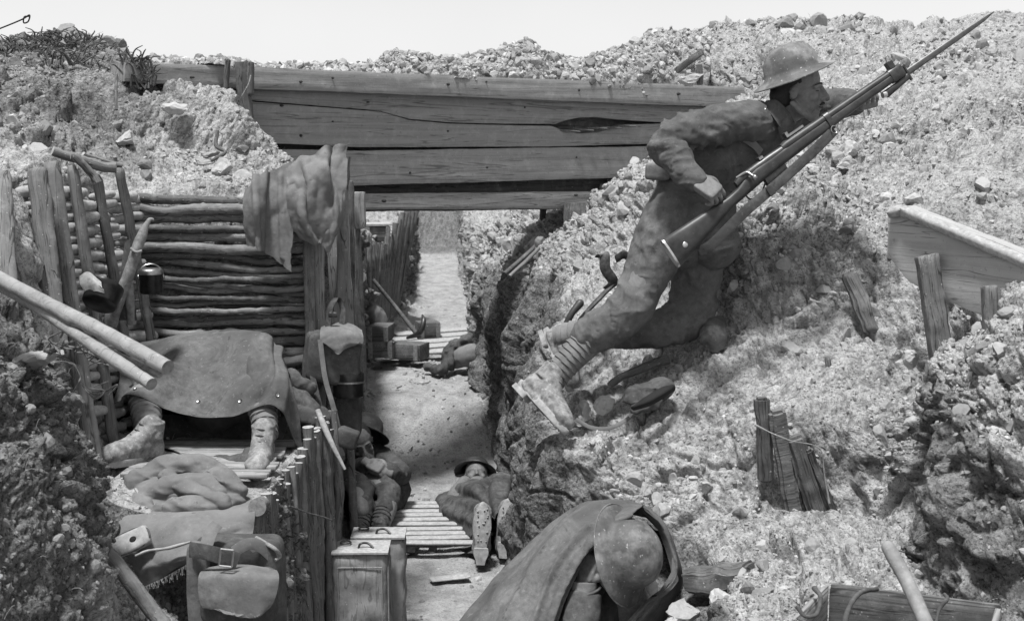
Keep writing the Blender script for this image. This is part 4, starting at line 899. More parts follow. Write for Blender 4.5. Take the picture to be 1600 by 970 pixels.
for k in range(900):      # dead grass wisps
    if rw_.random() < .6: i = rw_.randrange(330, TG.shape[0] - 120)
    else: i = rw_.randrange(60, 330)
    j = rw_.choice([rw_.randrange(100, 250), rw_.randrange(790, 960)])
    p = Vector(TG[i, min(j, TG.shape[1] - 1)]); 
    if p.y > 11: continue
    d = Vector((rw_.gauss(0, .03), rw_.gauss(0, .03), rw_.uniform(.005, .05))); tube([p, p + d * .6 + Vector((0, 0, .008)), p + d], [.0012, .0006], 3, 4, g=g, cap=False)
mk('dead_grass', g, M['rope'], label='thin dead grass and root hairs sticking out of the banks', cat='grass', kind='stuff')
mk('dead_stem', tube(PA([(182, 118, 6.2), (181, 150, 6.1), (182, 172, 6.05)]), [.008], 6, 12, rough=.003), M['bark_dark'], label='single dark upright stem on the upper left slope', cat='stem')
mk('crooked_twig', tube(PA([(340, 205, 5.98), (338, 228, 5.92), (352, 238, 5.9), (336, 248, 5.86), (330, 252, 5.86)]), [.010, .008, .006], 8, 26, rough=.004), M['bark_dark'], label='crooked dark twig lying in the chalk above the pole wall', cat='twig')
mk('scratch_wire', tube(PA([(-60, 68, 5.5), (0, 45, 5.3), (34, 31, 5.2), (46, 24, 5.2), (44, 34, 5.2), (37, 36, 5.2), (38, 27, 5.2), (45, 26, 5.2)]), [.003], 6, 60), M['black'], label='bent wire with a small loop, standing in for a scratch mark at upper left', cat='wire')  # wire standing in for a scratch-like mark in the sky

# cooking pots
def pot(name, px, py, Y, r, h, tilt, label, lid=True):
    o = P(px, py, Y); R = Euler(tilt).to_matrix(); m = m4(o, R); e = empty(name, o, label, 'pot')
    g = lathe([(r * .02, -h / 2), (r * .9, -h / 2), (r, -h / 2 + .008), (r, h / 2 - .02), (r * 1.04, h / 2 - .018), (r * 1.04, h / 2), (r * .98, h / 2), (r * .96, h / 2 - .01), (r * .02, h / 2 - .012)], m, 36); mk('body', g, M['pot'], e)
    if lid: mk('lid', lathe([(r * 1.05, h / 2 - .012), (r * 1.06, h / 2 + .004), (r * .9, h / 2 + .012), (r * .02, h / 2 + .015)], m, 36), M['steel'], e)
    for s in (-1, 1): mk('lug', ellipsoid(m @ Vector((s * r * 1.03, -.0, h / 2 - .025)), (.006, .012, .014), R, 10), M['steel'], e)
    mk('handle', tube([m @ Vector((r * 1.05 * math.cos(a), 0, h / 2 - .02 + .05 * math.sin(a))) for a in np.linspace(0, math.pi, 9)], [.0025], 6, 24), M['steel'], e); return e
pot('cooking_pot', 236, 441, 5.1, .048, .092, (0, 0, .3), 'round blackened billy can hanging upright on the pole wall')
pot('cooking_pot', 160, 462, 4.75, .068, .085, (-.5, .5, .5), 'larger open mess pot tilted among the stakes of the log wall', False)
mk('lid_cloth', sheet([PA([(122, 432, 4.74), (138, 424, 4.72), (158, 440, 4.7)]), PA([(126, 446, 4.72), (142, 438, 4.69), (160, 450, 4.67)]), PA([(134, 460, 4.71), (148, 455, 4.68), (162, 458, 4.67)])], 24, 24, fold=.006, fs=8, seed=3, thick=.004), M['sole'], label='pale folded cloth tucked beside the tilted mess pot', cat='cloth')
mk('rag', sheet([PA([(196, 380, 4.97), (205, 372, 4.96)]), PA([(190, 420, 4.95), (206, 425, 4.94)]), PA([(180, 500, 4.96), (214, 500, 4.96)])], 8, 20, fold=0, thick=.004), M['canvas_dark'], label='dark rag hanging behind the hooked branch', cat='rag')

# ================================================================== EARTH STEP: boards, sacks, kit
st_ = empty('step_boards', P(300, 720, 4.9), 'trodden boards laid side by side on the earth step under the seated man', 'boards')
for k in range(6):
    Yb = 4.62 + .095 * k; mk('board', bar((-1.5 + rnd.uniform(-.05, .05), Yb, .975), (-.92 + rnd.uniform(-.03, .02), Yb + rnd.uniform(-.02, .02), .975), .085, .022, (0, 0, 1), .003, 70 + k), M['beam_pale'], st_)
# bundle of sacking
g = Geo()
ellipsoid(P(272, 790, 4.53), (.235, .14, .108), None, 24, g)
tube(PA([(186, 800, 4.48), (205, 768, 4.52), (248, 738, 4.58), (305, 732, 4.58), (345, 745, 4.55)]), [.03, .045, .05, .05, .035], 20, 34, dome=True, g=g)
tube(PA([(198, 800, 4.42), (230, 778, 4.44), (275, 758, 4.46), (320, 757, 4.46), (345, 768, 4.42)]), [.02, .030, .036, .034, .022], 18, 34, dome=True, g=g)
tube(PA([(180, 812, 4.38), (230, 806, 4.36), (290, 792, 4.35), (340, 792, 4.36), (366, 782, 4.40)]), [.022, .032, .034, .034, .028], 18, 34, dome=True, g=g)
tube(PA([(330, 748, 4.50), (352, 752, 4.47), (370, 768, 4.42)]), [.03, .036, .028], 16, 24, dome=True, g=g)
tube(PA([(262, 745, 4.50), (300, 768, 4.40), (350, 786, 4.34)]), [.022, .026, .02], 14, 24, dome=True, g=g)
tube(PA([(205, 775, 4.46), (226, 790, 4.38), (236, 806, 4.34)]), [.024, .024, .02], 12, 20, dome=True, g=g)
g = remesh(g, .005, 3, lambda V: ridged(V + .3 * np.stack([V[:, 2], V[:, 1], V[:, 0]], 1), 5, 21, (.7, 1.2, 3.0), 2) * .012 + ridged(V, 13, 22, (.6, 1, 2.2)) * .006)
mk('sandbag', g, M['hessian'], label='crumpled bundle of sacking lying on the edge of the earth step', cat='sandbag')
g = sheet([PA([(165, 778, 4.52), (250, 776, 4.50), (325, 774, 4.50), (392, 770, 4.50)]), PA([(158, 808, 4.32), (235, 806, 4.28), (310, 804, 4.26), (398, 798, 4.28)]), PA([(152, 832, 4.26), (225, 852, 4.18), (300, 846, 4.14), (395, 832, 4.22)]), PA([(178, 882, 4.18), (235, 884, 4.12), (292, 868, 4.08), (385, 850, 4.16)]), PA([(212, 922, 4.15), (250, 904, 4.12), (294, 880, 4.08), (378, 862, 4.14)])], 80, 70, fold=.012, fs=3, fstretch=(1, 1, 1.5), seed=5, thick=.006, fine=.003, creases=[(.1, .6, .9, .45, .035, .014)])
sc_ = mk('sacking_sheet', g, M['hessian'], label='flat piece of sacking with a frayed hem hung over the front of the earth step', cat='sacking')
mk('frayed_seam', tube(PA([(212, 868, 4.11), (232, 860, 4.10), (262, 856, 4.07), (298, 846, 4.06)]), [.006, .005], 8, 30, rough=.003), M['sole'], sc_)
hem = Geo()
for k in range(70):
    t = k / 69; a = P(214 + 80 * t, np.interp(t, [0, .5, 1], [921, 903, 880]), np.interp(t, [0, 1], [4.14, 4.07])); tube([a, a + Vector((rw_.uniform(-.01, .01), -.005, -rw_.uniform(.008, .03)))], [.0012], 3, 3, g=hem, cap=False)
mk('fringe', hem, M['rope'], sc_)
ov = empty('oval_pad', P(205, 848, 4.1), 'pale oval leather pad with a dark round hole lying on the sacking', 'pad')
ang = math.radians(24); oc = P(205, 846, 4.14); ux = Vector((math.cos(ang), .12, math.sin(ang))).normalized(); uz = Vector((-.1, -.8, .55)).normalized(); Ro = frame(ux, uz)
mk('pad', superbox(oc, (.068, .036, .014), Ro, .75, 28, 0), M['sole'], ov)
rim_ = [oc + Ro @ Vector((.07 * math.copysign(abs(math.cos(a)) ** .8, math.cos(a)), .037 * math.copysign(abs(math.sin(a)) ** .8, math.sin(a)), .008)) for a in np.linspace(0, 2 * math.pi, 33)]
mk('rim', tube(rim_, [.004], 8, 70, cap=False), M['leather_dark'], ov)
mk('hole', ellipsoid(oc + Ro @ Vector((.012, 0, .012)), (.014, .012, .005), Ro, 16), M['black'], ov)  # solid black spot, the hole's darkness painted as colour
# pack with belt and haversack
pc = empty('pack', P(365, 970, 4.0), 'webbing pack with a buckled belt standing against the earth step', 'pack')
mk('body', superbox(P(372, 925, 4.08), (.155, .07, .19), None, .3, 36, .008, 7, 2), M['canvas_dark'], pc)
mk('side_panel', superbox(P(312, 925, 3.99), (.034, .03, .17), None, .3, 24, .006, 9, 4), M['canvas'], pc)
bl = mk('belt', strap(PA([(296, 858, 3.95), (320, 862, 3.92), (345, 868, 3.91), (372, 876, 3.93)]), .052, .005, (0, .15, 1), 30), M['canvas_dark'], pc)
bk = PA([(345, 857, 3.89), (365, 859, 3.89), (362, 885, 3.89), (342, 883, 3.89)]); mk('buckle', tube([bk[0], bk[1]], [.0035], 6, 4, g=tube([bk[1], bk[2]], [.0035], 6, 4, g=tube([bk[2], bk[3]], [.0035], 6, 4, g=tube([bk[3], bk[0]], [.0035], 6, 4)))), M['brass'], pc)
mk('strap', strap(PA([(322, 852, 3.96), (330, 830, 4.0), (340, 818, 4.02)]), .045, .006, (1, 0, 0), 16), M['canvas'], pc)
mk('strap', strap(PA([(365, 862, 3.98), (385, 850, 3.98), (405, 852, 4.0), (428, 872, 4.03)]), .04, .006, (0, .3, 1), 20), M['canvas'], pc)
mk('pouch', superbox(P(400, 866, 4.06), (.055, .04, .04), None, .5, 24, .008, 9, 8), M['canvas'], pc)
mk('cord', tube(PA([(400, 840, 4.05), (418, 850, 4.02), (430, 858, 4.0), (438, 868, 4.02), (430, 875, 4.0)]), [.008, .007], 8, 30, rough=.003), M['rope'], pc)
hv = empty('haversack', P(372, 965, 3.9), 'small haversack with a broad light flap lying on the front of the pack', 'haversack')
mk('body', superbox(P(374, 930, 3.95), (.12, .045, .085), None, .35, 32, .006, 8, 6), M['canvas_dark'], hv)
g = sheet([PA([(318, 888, 3.98), (350, 884, 3.97), (395, 884, 3.97), (432, 890, 3.98)]), PA([(310, 900, 3.90), (348, 898, 3.885), (395, 898, 3.885), (436, 900, 3.90)]), PA([(309, 925, 3.885), (345, 930, 3.865), (400, 932, 3.865), (433, 925, 3.885)]), PA([(316, 948, 3.885), (345, 955, 3.86), (400, 962, 3.86), (424, 948, 3.88)]), PA([(330, 952, 3.885), (352, 957, 3.86), (390, 966, 3.86), (410, 962, 3.88)])], 56, 50, fold=.008, fs=4, seed=12, thick=.004, fine=.002)
mk('flap', g, M['canvas'], hv)

# kit hanging on the corner post
hs = empty('hanging_haversack', P(525, 600, 5.4), 'haversack hung by its strap on the corner post above a mess tin', 'haversack')
mk('body', superbox(P(524, 558, 5.42), (.115, .055, .11), Euler((0, .08, 0)).to_matrix(), .4, 32, .012, 7, 14), M['canvas_dark'], hs)
g = sheet([PA([(502, 512, 5.42), (525, 504, 5.44), (550, 505, 5.44), (566, 515, 5.42)]), PA([(500, 524, 5.355), (525, 518, 5.34), (548, 518, 5.34), (568, 526, 5.36)]), PA([(500, 534, 5.34), (522, 540, 5.32), (545, 534, 5.32), (567, 536, 5.34)]), PA([(512, 540, 5.335), (527, 554, 5.315), (540, 545, 5.32), (560, 538, 5.335)])], 40, 36, fold=.008, fs=5, seed=13, thick=.004, fine=.002)
mk('flap', g, M['canvas'], hs)
mk('strap', strap(PA([(512, 512, 5.4), (516, 480, 5.42), (527, 466, 5.44), (535, 482, 5.44), (534, 510, 5.42)]), .030, .004, (.4, -.2, 0), 40), M['leather_dark'], hs)
mk('strap', strap(PA([(500, 530, 5.34), (508, 590, 5.30), (522, 640, 5.28), (534, 690, 5.3)]), .022, .004, (1, .3, 0), 40), M['canvas'], hs)
mk('strap', strap(PA([(490, 525, 5.42), (486, 570, 5.38), (496, 620, 5.34), (506, 655, 5.32)]), .024, .004, (1, .3, 0), 40), M['canvas_dark'], hs)
mk('buckle', superbox(P(520, 492, 5.38), (.02, .006, .012), None, .3, 12, 0), M['gunmetal'], hs)
mk('side_pouch', superbox(P(492, 562, 5.46), (.045, .045, .12), Euler((0, .12, 0)).to_matrix(), .5, 24, .01, 9, 19), M['canvas_dark'], hs)
mt = empty('mess_tin', P(544, 620, 5.4), 'dark lidded mess tin hanging under the haversack', 'mess tin')
mm = m4(P(544, 601, 5.4), Matrix.Identity(3))
mk('body', lathe([(.002, -.055), (.064, -.055), (.068, -.05), (.068, .02), (.002, .02)], mm, 40, 1, .62), M['pot'], mt)
mk('lid', lathe([(.071, .012), (.0715, .05), (.068, .056), (.002, .056)], mm, 40, 1, .62), M['pot'], mt)
mk('band', lathe([(.0735, .010), (.0735, .018), (.07, .018)], mm, 40, 1, .62), M['steel'], mt)
mk('dark_pouch', superbox(P(545, 645, 5.48), (.05, .05, .1), None, .5, 24, .012, 9, 23), M['canvas_dark'], label='dark bulging pouch hanging behind the mess tin', cat='pouch')
mk('small_cloth_bag', superbox(P(541, 683, 5.3), (.05, .03, .038), Euler((0, .3, 0)).to_matrix(), .5, 24, .008, 9, 25), M['canvas_dark'], label='small limp bag at the end of the long haversack strap', cat='bag')
mk('whittled_stick', tube([P(496, 640, 5.15), P(515, 686, 5.1), P(539, 733, 5.08)], [.013, .012, .006], 10, 24, rough=.002), M['end'], label='short pointed pale stick slanting down over the fence tops', cat='stick')
g = Geo(); tube(PA([(440, 590, 5.35), (465, 595, 5.3), (482, 605, 5.3)]), [.03, .028, .02], 12, 16, dome=True, g=g); tube(PA([(450, 615, 5.3), (470, 625, 5.26), (490, 640, 5.24)]), [.035, .03, .03], 12, 16, dome=True, g=g); tube(PA([(462, 640, 5.28), (480, 655, 5.22), (500, 650, 5.25)]), [.05, .045, .03], 12, 16, dome=True, g=g)
mk('crumpled_cloth', remesh(g, .006, 4, lambda V: ridged(V, 9, 31) * .022), M['canvas_dark'], label='crumpled webbing heaped between the cape and the fence tops', cat='cloth')
g = Geo(); tube(PA([(340, 722, 4.86), (362, 728, 4.8), (395, 726, 4.78)]), [.02, .038, .045], 14, 16, dome=True, g=g); tube(PA([(352, 735, 4.8), (380, 738, 4.76), (392, 712, 4.8)]), [.02, .03, .03], 12, 14, dome=True, g=g)
mk('cloth_bag', remesh(g, .005, 3, lambda V: ridged(V, 10, 33) * .012), M['canvas_dark'], label='small dark cloth bag beside the right boot of the seated man', cat='bag')

# ================================================================== TINS ON THE FLOOR
def tin(x0, y0, zt, w_, d_, rot, label, seed):
    e = empty('fuel_tin', (x0, y0, 0.0), label, 'tin', 'tall tins standing on the trench floor'); R = Euler((0, 0, rot)).to_matrix(); c = Vector((x0, y0, 0))
    W = lambda a, b, z: c + R @ Vector((a, b, z))
    g = Geo(); box(W(0, 0, zt / 2), (w_ / 2, d_ / 2, zt / 2), R, g, div=(12, 10, 22), rough=.012, seed=seed, bevel=.008); mk('body', g, M['box'], e)
    mk('top_plate', box(W(0, 0, zt + .004), (w_ / 2 + .006, d_ / 2 + .006, .006), R, None, div=(10, 8, 1), rough=.0015, seed=seed, bevel=.002), M['end'], e)
    g = Geo()
    for (a, b, c_, d) in () if seed == 5 else ((-.8, .88, .8, .88), (-.8, .1, .8, .1), (-.8, .1, -.8, .88), (.8, .1, .8, .88)):
        tube([W(a * w_ / 2, -d_ / 2 - .002, b * zt), W(c_ * w_ / 2, -d_ / 2 - .002, d * zt)], [.0025], 6, 3, g=g)
        tube([W(w_ / 2 + .002, a * d_ / 2, b * zt), W(w_ / 2 + .002, c_ * d_ / 2, d * zt)], [.004], 6, 3, g=g)
    if seed != 5: mk('pressed_rib', g, M['box'], e)
    mk('cap_ring', tube([W(-.07 + .022 * math.cos(a), .02 + .022 * math.sin(a), zt + .02) for a in np.linspace(0, 2 * math.pi, 17)], [.004], 8, 40, cap=False), M['gunmetal'], e)
    mk('handle', tube([W(-.01, -.03, zt + .01), W(.0, -.028, zt + .03), W(.03, -.02, zt + .028), W(.055, -.035, zt + .012)], [.005], 8, 20), M['gunmetal'], e); return e
tin(-.655, 5.20, .485, .235, .17, .03, 'nearer and larger of two tall tins standing on the trench floor by the stick fence', 1)
tin(-.60, 5.40, .485, .235, .15, .02, 'farther of two tall tins, standing behind the other beside the duckboard', 5)
mk('reel', tube([P(621, 834, 5.5), P(621, 850, 5.5)], [.010], 10, 4, g=tube([P(613, 840, 5.5), P(628, 840, 5.5)], [.007], 8, 4)), M['gunmetal'], label='small dark metal fitting on the corner of the farther tin', cat='fitting')

# ================================================================== DUCKBOARDS, BOXES, FAR THINGS
db = empty('duckboard', (-.4, 6.9, 0.03), 'duckboard of pale slats between the dozing man and the lying man', 'duckboard')
for s in (-.55, -.2): mk('rail', bar((s, 6.5, .05), (s + .02, 7.4, .06), .05, .04, (0, 0, 1), .002, 80), M['split'], db)
for k in range(10):
    y = 6.5 + k * .085; mk('slat', bar((-.70 + rnd.uniform(-.02, .03), y + rnd.uniform(-.012, .012), .085), (-.10 + rnd.uniform(-.05, .03), y + .02 + rnd.uniform(-.012, .012), .085), .058, .018, (0, 0, 1), .002, 81 + k), M['end'], db)
db2 = empty('duckboard', P(695, 535, 10.6), 'farther duckboard with long slats crossing the trench near the crates', 'duckboard')
for k in range(5):
    y = 9.9 + k * .28; z = ground_z(-.7, y) + .05
    mk('slat', bar((-1.05, y - .05, z), (-.33, y + .22, z + .02), .17, .025, (0, 0, 1), .003, 95 + k), M['end'], db2)
def crate(name, px, py, Y, size, rot, label, mat='board_dark', lid=False):
    o = P(px, py, Y); R = Euler((0, 0, rot)).to_matrix(); e = empty(name, o, label, 'crate', 'dark wooden boxes in the trench'); w_, d_, h = size
    g = Geo()
    mk('body', box(o + Vector((0, 0, h / 2)), (w_ / 2, d_ / 2, h / 2), R, None, div=(8, 6, 6), rough=.004, bevel=.004), M[mat], e)
    for s in (-1, 1):
        mk('batten', box(o + R @ Vector((s * w_ * .38, -d_ / 2 - .008, h / 2)), (.02, .008, h / 2 * .96), R, None, div=(2, 2, 4), rough=.001, bevel=.002), M['end_dark'], e)
    if lid: mk('lid', box(o + Vector((0, 0, h + .012)), (w_ / 2 + .015, d_ / 2 + .015, .012), R, None, div=(6, 6, 1), rough=.003, bevel=.003), M['end'], e)
    return e
crate('ammunition_box', 594, 556, 9.6, (.20, .28, .14), .1, 'lower of two stacked dark boxes by the far left trench wall')
crate('ammunition_box', 596, 530, 9.6, (.17, .26, .12), -.1, 'upper of two stacked dark boxes by the far left trench wall')
crate('ammunition_box', 640, 560, 9.7, (.27, .2, .13), -.35, 'low dark box standing in front of the pick on the far floor')
crate('ammunition_box', 668, 526, 10.8, (.19, .2, .14), .3, 'single dark box beside the far duckboard')
crate('ammunition_box', 588, 376, 11.3, (.24, .3, .14), .2, 'dark box with a pale lid on top of the leaning stick wall', lid=True)
crate('ammunition_box', 968 - 40, 350, 8.6, (.18, .18, .14), .2, 'dark box half hidden behind the bridge post at right')
pkx = empty('pick', P(640, 528, 10.2), 'pick leaning with its handle up against the far stick wall', 'pick')
mk('handle', tube(PA([(583, 437, 10.1), (620, 482, 10.1), (656, 528, 10.0)]), [.016, .017, .02], 10, 20), M['board_dark'], pkx)
mk('head', tube(PA([(636, 528, 10.05), (655, 520, 9.98), (662, 502, 10.0), (660, 492, 10.05)]), [.012, .026, .02, .008], 10, 20), M['gunmetal'], pkx)
g = Geo(); tube(PA([(572, 475, 9.8), (582, 495, 9.8), (598, 515, 9.8)]), [.07, .09, .06], 14, 14, dome=True, g=g)
mk('sandbag', remesh(g, .012, 3, lambda V: ridged(V, 6, 41) * .02), M['hessian'], label='slumped sandbag by the stacked boxes at the far left wall', cat='sandbag')
g = Geo(); tube(PA([(668, 573, 9.3), (690, 578, 9.2), (705, 560, 9.3)]), [.02, .035, .04], 10, 16, dome=True, g=g); tube(PA([(700, 570, 9.3), (708, 545, 9.4), (735, 530, 9.4)]), [.045, .05, .04], 12, 16, dome=True, g=g)
mk('dark_bundle', remesh(g, .01, 2, lambda V: ridged(V, 14, 43) * .02), M['canvas_dark'], label='dark ragged bundle against the right wall beyond the step in the floor', cat='bundle')
g = Geo(); tube(PA([(712, 562, 9.35), (735, 556, 9.3), (760, 552, 9.35)]), [.06, .085, .06], 14, 16, dome=True, g=g)
mk('sandbag', remesh(g, .01, 3, lambda V: ridged(V, 6, 45) * .012), M['hessian'], label='pale sandbag lying on the dark ragged bundle at the right wall', cat='sandbag')
mk('thin_pole', tube(PA([(788, 428, 7.6), (820, 400, 7.8), (848, 374, 8.0)]), [.014, .013], 8, 16), M['board_dark'], label='thin dark pole lying on the right bank under the bridge', cat='pole', group='loose poles')
mk('thin_pole', tube(PA([(796, 432, 7.55), (822, 408, 7.7), (842, 388, 7.8)]), [.012, .012], 8, 16), M['bark'], label='shorter paler pole just below the thin dark one under the bridge', cat='pole', group='loose poles')

# ================================================================== BOX AT LOWER RIGHT
bx = empty('open_box', P(1400, 1000, 2.9), 'open wooden box with rope handles half in frame at lower right', 'box')
A_, B_, C_, D_ = P(1240, 965, 2.88), P(1292, 912, 3.1), P(1560, 945, 2.96), P(1530, 1040, 2.66)
def wall_(a, b, th=.018, h=.2, mat='beam_pale', seed=0):
    a, b = Vector(a), Vector(b); d = Vector((0, 0, -h / 2)); mk('side', bar(a + d, b + d, th, h, (0, 0, 1), .002, seed, div=(20, 2, 8)), M[mat], bx)
wall_(A_, B_, seed=1); wall_(B_ + Vector((.01, .01, 0)), C_ + Vector((.01, .01, 0)), mat='board_dark', seed=2); wall_(C_, D_, seed=3); wall_(D_, A_, seed=4)
mk('base', box((A_ + C_) / 2 + Vector((0, 0, -.195)), (.24, .15, .008), frame(C_ - B_, (0, 0, 1)), None, div=(8, 4, 1)), M['board_dark'], bx)
mk('rope_handle', tube(PA([(1246, 948, 2.88), (1258, 962, 2.84), (1276, 958, 2.86), (1282, 932, 2.95), (1272, 918, 3.0)]), [.006], 10, 40, rough=.002), M['canvas_dark'], bx)
mk('rope_handle', tube(PA([(1318, 985, 2.75), (1326, 950, 2.8), (1345, 925, 2.9), (1370, 920, 2.98)]), [.006], 10, 40, rough=.002), M['canvas_dark'], bx)
mk('rope_handle', tube(PA([(1462, 975, 2.8), (1468, 950, 2.85), (1480, 935, 2.92), (1476, 928, 2.95)]), [.005], 10, 30, rough=.002), M['canvas_dark'], bx)
mk('tool_handle', tube(PA([(1388, 855, 2.98), (1418, 910, 2.9), (1452, 985, 2.78)]), [.018, .018, .019], 16, 24, rough=.002, dome=True), M['handle'], label='round worn tool handle standing out of the open box', cat='handle')

g = Geo()
for k in range(26):
    Y = rw_.uniform(6.2, 11); x = rw_.uniform(-.75, -.1) - (Y - 6.5) * .06; z = ground_z(x, Y) + .006; a = rw_.uniform(0, 6.28); L = rw_.uniform(.03, .12)
    tube([(x, Y, z), (x + L * .5 * math.cos(a), Y + L * .5 * math.sin(a), z + .006), (x + L * math.cos(a + .3), Y + L * math.sin(a + .3), z)], [.004, .003], 5, 6, g=g)
mk('floor_litter', g, M['bark_dark'], label='broken twigs and splinters littering the trench floor', cat='litter', kind='stuff')
mk('scrap_board', bar((-.42, 6.1, .02), (-.22, 6.16, .024), .07, .012, (0, 0, 1), .003, 9), M['end'], label='small pale scrap of board on the floor in front of the duckboard', cat='board')
# big single stones
def stone(px, py, Y, r, sq=(1, 1, .75), seed=0, label='', mat='stone', tone=.8):
    v = rock_shape(I2V, 500 + seed, 9); c = P(px, py, Y); A = v * r * np.array(sq); A += fbm(A + seed, 30, 3, seed)[:, None] * r * .12; A += np.array(c)
    g = Geo(); g.add(A.tolist(), [tuple(f) for f in I2F]); o = mk('stone', g, M[mat], smooth=False, label=label, cat='stone', group='chalk stones lying on the banks')
    at = o.data.attributes.new('tone', 'FLOAT', 'POINT'); at.data.foreach_set('value', np.full(len(A), tone * random.Random(seed).uniform(.35, .85), np.float32)); return o
for (px, py, Y, r, lb) in [(328, 240, 5.93, .055, 'white angular stone above the pole wall, left of the larger block'), (350, 262, 5.86, .09, 'largest pale chalk block above the pole wall'), (318, 252, 5.9, .05, 'flat pale stone beside the chalk block above the pole wall'), (278, 168, 6.2, .07, 'pale stone standing on the upper left slope'), (197, 218, 5.95, .07, 'pale rounded stone low on the upper left slope'),
    (1327, 238, 5.75, .062, 'upper of two pale stones touching on the open right slope'), (1322, 257, 5.66, .060, 'lower of two pale stones touching on the open right slope'), (1078, 122, 7.9, .10, 'big pale stone under the tilted board end'),
    (1480, 128, 7.2, .10, 'broad pale stone high on the right slope below the bayonet tip'), (1468, 172, 6.7, .10, 'tall pale patch of chalk stone on the upper right slope'), (1555, 52, 9.0, .11, 'pale stone on the skyline at far right'), (1420, 562, 4.5, .055, 'round pale stone at the foot of the longer barrier post'), (1165, 710, 4.45, .06, 'pale stone left of the broken stakes'), (1105, 762, 4.38, .045, 'small pale stone low on the bank below the cloth cap'),
    (1075, 955, 3.9, .065, 'pale chalk lump beside the hunched man at the lower edge'), (1050, 975, 3.75, .06, 'smaller chalk lump at the very bottom edge beside the hunched man'), (1130, 945, 3.85, .06, 'flat chalk lump under the dark timber'), (1250, 455, 5.15, .05, 'grey stone in the hollow right of the lookout'), (1275, 480, 5.05, .07, 'broad grey stone lower in the hollow right of the lookout'), (1385, 285, 5.6, .05, 'small pale stone above the end of the plank barrier'), (60, 560, 3.45, .08, 'pale stone on the top of the dark left bank'), (150, 955, 3.5, .05, 'pale stone low on the dark left bank'), (1580, 715, 3.4, .045, 'white flake on the face of the dark block at right'), (945, 635, 4.9, .055, 'grey stone beside the cloth cap'), (915, 640, 4.88, .05, 'rounded grey stone near the edge of the right step'), (1010, 770, 4.5, .06, 'blocky stone in the bank above the hunched man'), (1060, 790, 4.4, .05, 'rough stone right above the hunched man')]:
    stone(px, py, Y, r, (1, .9, .8), int(px + py), lb)
# ================================================================== PEOPLE
def person(loc, label): return empty('person', loc, label, 'person')
def head(g, c, fwd, up, s=1.0):
    R = frame(fwd, up); W = lambda a, b, z: Vector(c) + R @ (Vector((a, b, z)) * s)
    E = lambda a, b, z, r: ellipsoid(W(a, b, z), tuple(q_ * s for q_ in r), R, 18, g)
    E(-.012, 0, .035, (.098, .076, .088)); E(.03, 0, -.02, (.062, .062, .085)); E(.02, 0, -.06, (.055, .052, .05)); E(.066, 0, -.098, (.026, .026, .022))
    for k in (-1, 1):
        tube([W(-.01, k * .058, -.05), W(.03, k * .050, -.085), W(.068, k * .016, -.104)], [.012 * s, .014 * s, .014 * s], 10, 10, dome=True, g=g)
        tube([W(.082, k * .006, .022), W(.082, k * .030, .024), W(.068, k * .05, .016)], [.010 * s, .0105 * s, .008 * s], 10, 8, dome=True, g=g)
        E(.060, k * .042, -.022, (.024, .020, .020)); E(.070, k * .026, .004, (.018, .020, .014))
        E(-.008, k * .074, -.008, (.016, .007, .027)); E(-.006, k * .078, .006, (.013, .005, .011)); E(.100, k * .012, -.030, (.011, .009, .009))
    tube([W(.086, 0, .020), W(.103, 0, -.004), W(.116, 0, -.026)], [.0085 * s, .010 * s, .012 * s], 12, 10, dome=True, g=g)
    E(.084, 0, -.026, (.022, .019, .026)); E(.083, 0, -.048, (.016, .026, .018)); E(.092, 0, -.056, (.0095, .022, .0055)); E(.089, 0, -.067, (.0095, .019, .0065)); E(.078, 0, -.082, (.016, .022, .012))
    return R, W
def face_parts(p, c, fwd, up, s=1.0):
    R = frame(fwd, up); W = lambda a, b, z: Vector(c) + R @ (Vector((a, b, z)) * s)
    for k in (-1, 1):
        mk('eye', ellipsoid(W(.0735, k * .031, .003), (.0125 * s, .0145 * s, .0065 * s), R, 14), M['eye'], p)
        mk('eyebrow', tube([W(.0885, k * .010, .026), W(.0885, k * .030, .030), W(.070, k * .053, .024)], [.003 * s, .0042 * s, .002 * s], 8, 12), M['hair'], p)
    mk('moustache', tube([W(.094, -.024, -.052), W(.104, 0, -.046), W(.094, .024, -.052)], [.003, .006, .003], 8, 16, rough=.0015, rs=150), M['hair'], p)
    mk('mouth', tube([W(.089, -.022, -.061), W(.1015, 0, -.0612), W(.089, .022, -.061)], [.0016 * s], 6, 14), M['black'], p)
def hair(p, c, fwd, up, s=1.0):
    R = frame(fwd, up); W = lambda a, b, z: Vector(c) + R @ (Vector((a, b, z)) * s); g = Geo()
    ellipsoid(W(-.024, 0, .040), (.094 * s, .080 * s, .086 * s), R, 22, g); ellipsoid(W(-.055, 0, -.02), (.052 * s, .066 * s, .06 * s), R, 18, g)
    mk('hair', remesh(g, .006, 2, lambda V: fbm(V, 60, 2, 3) * .003), M['hair'], p)
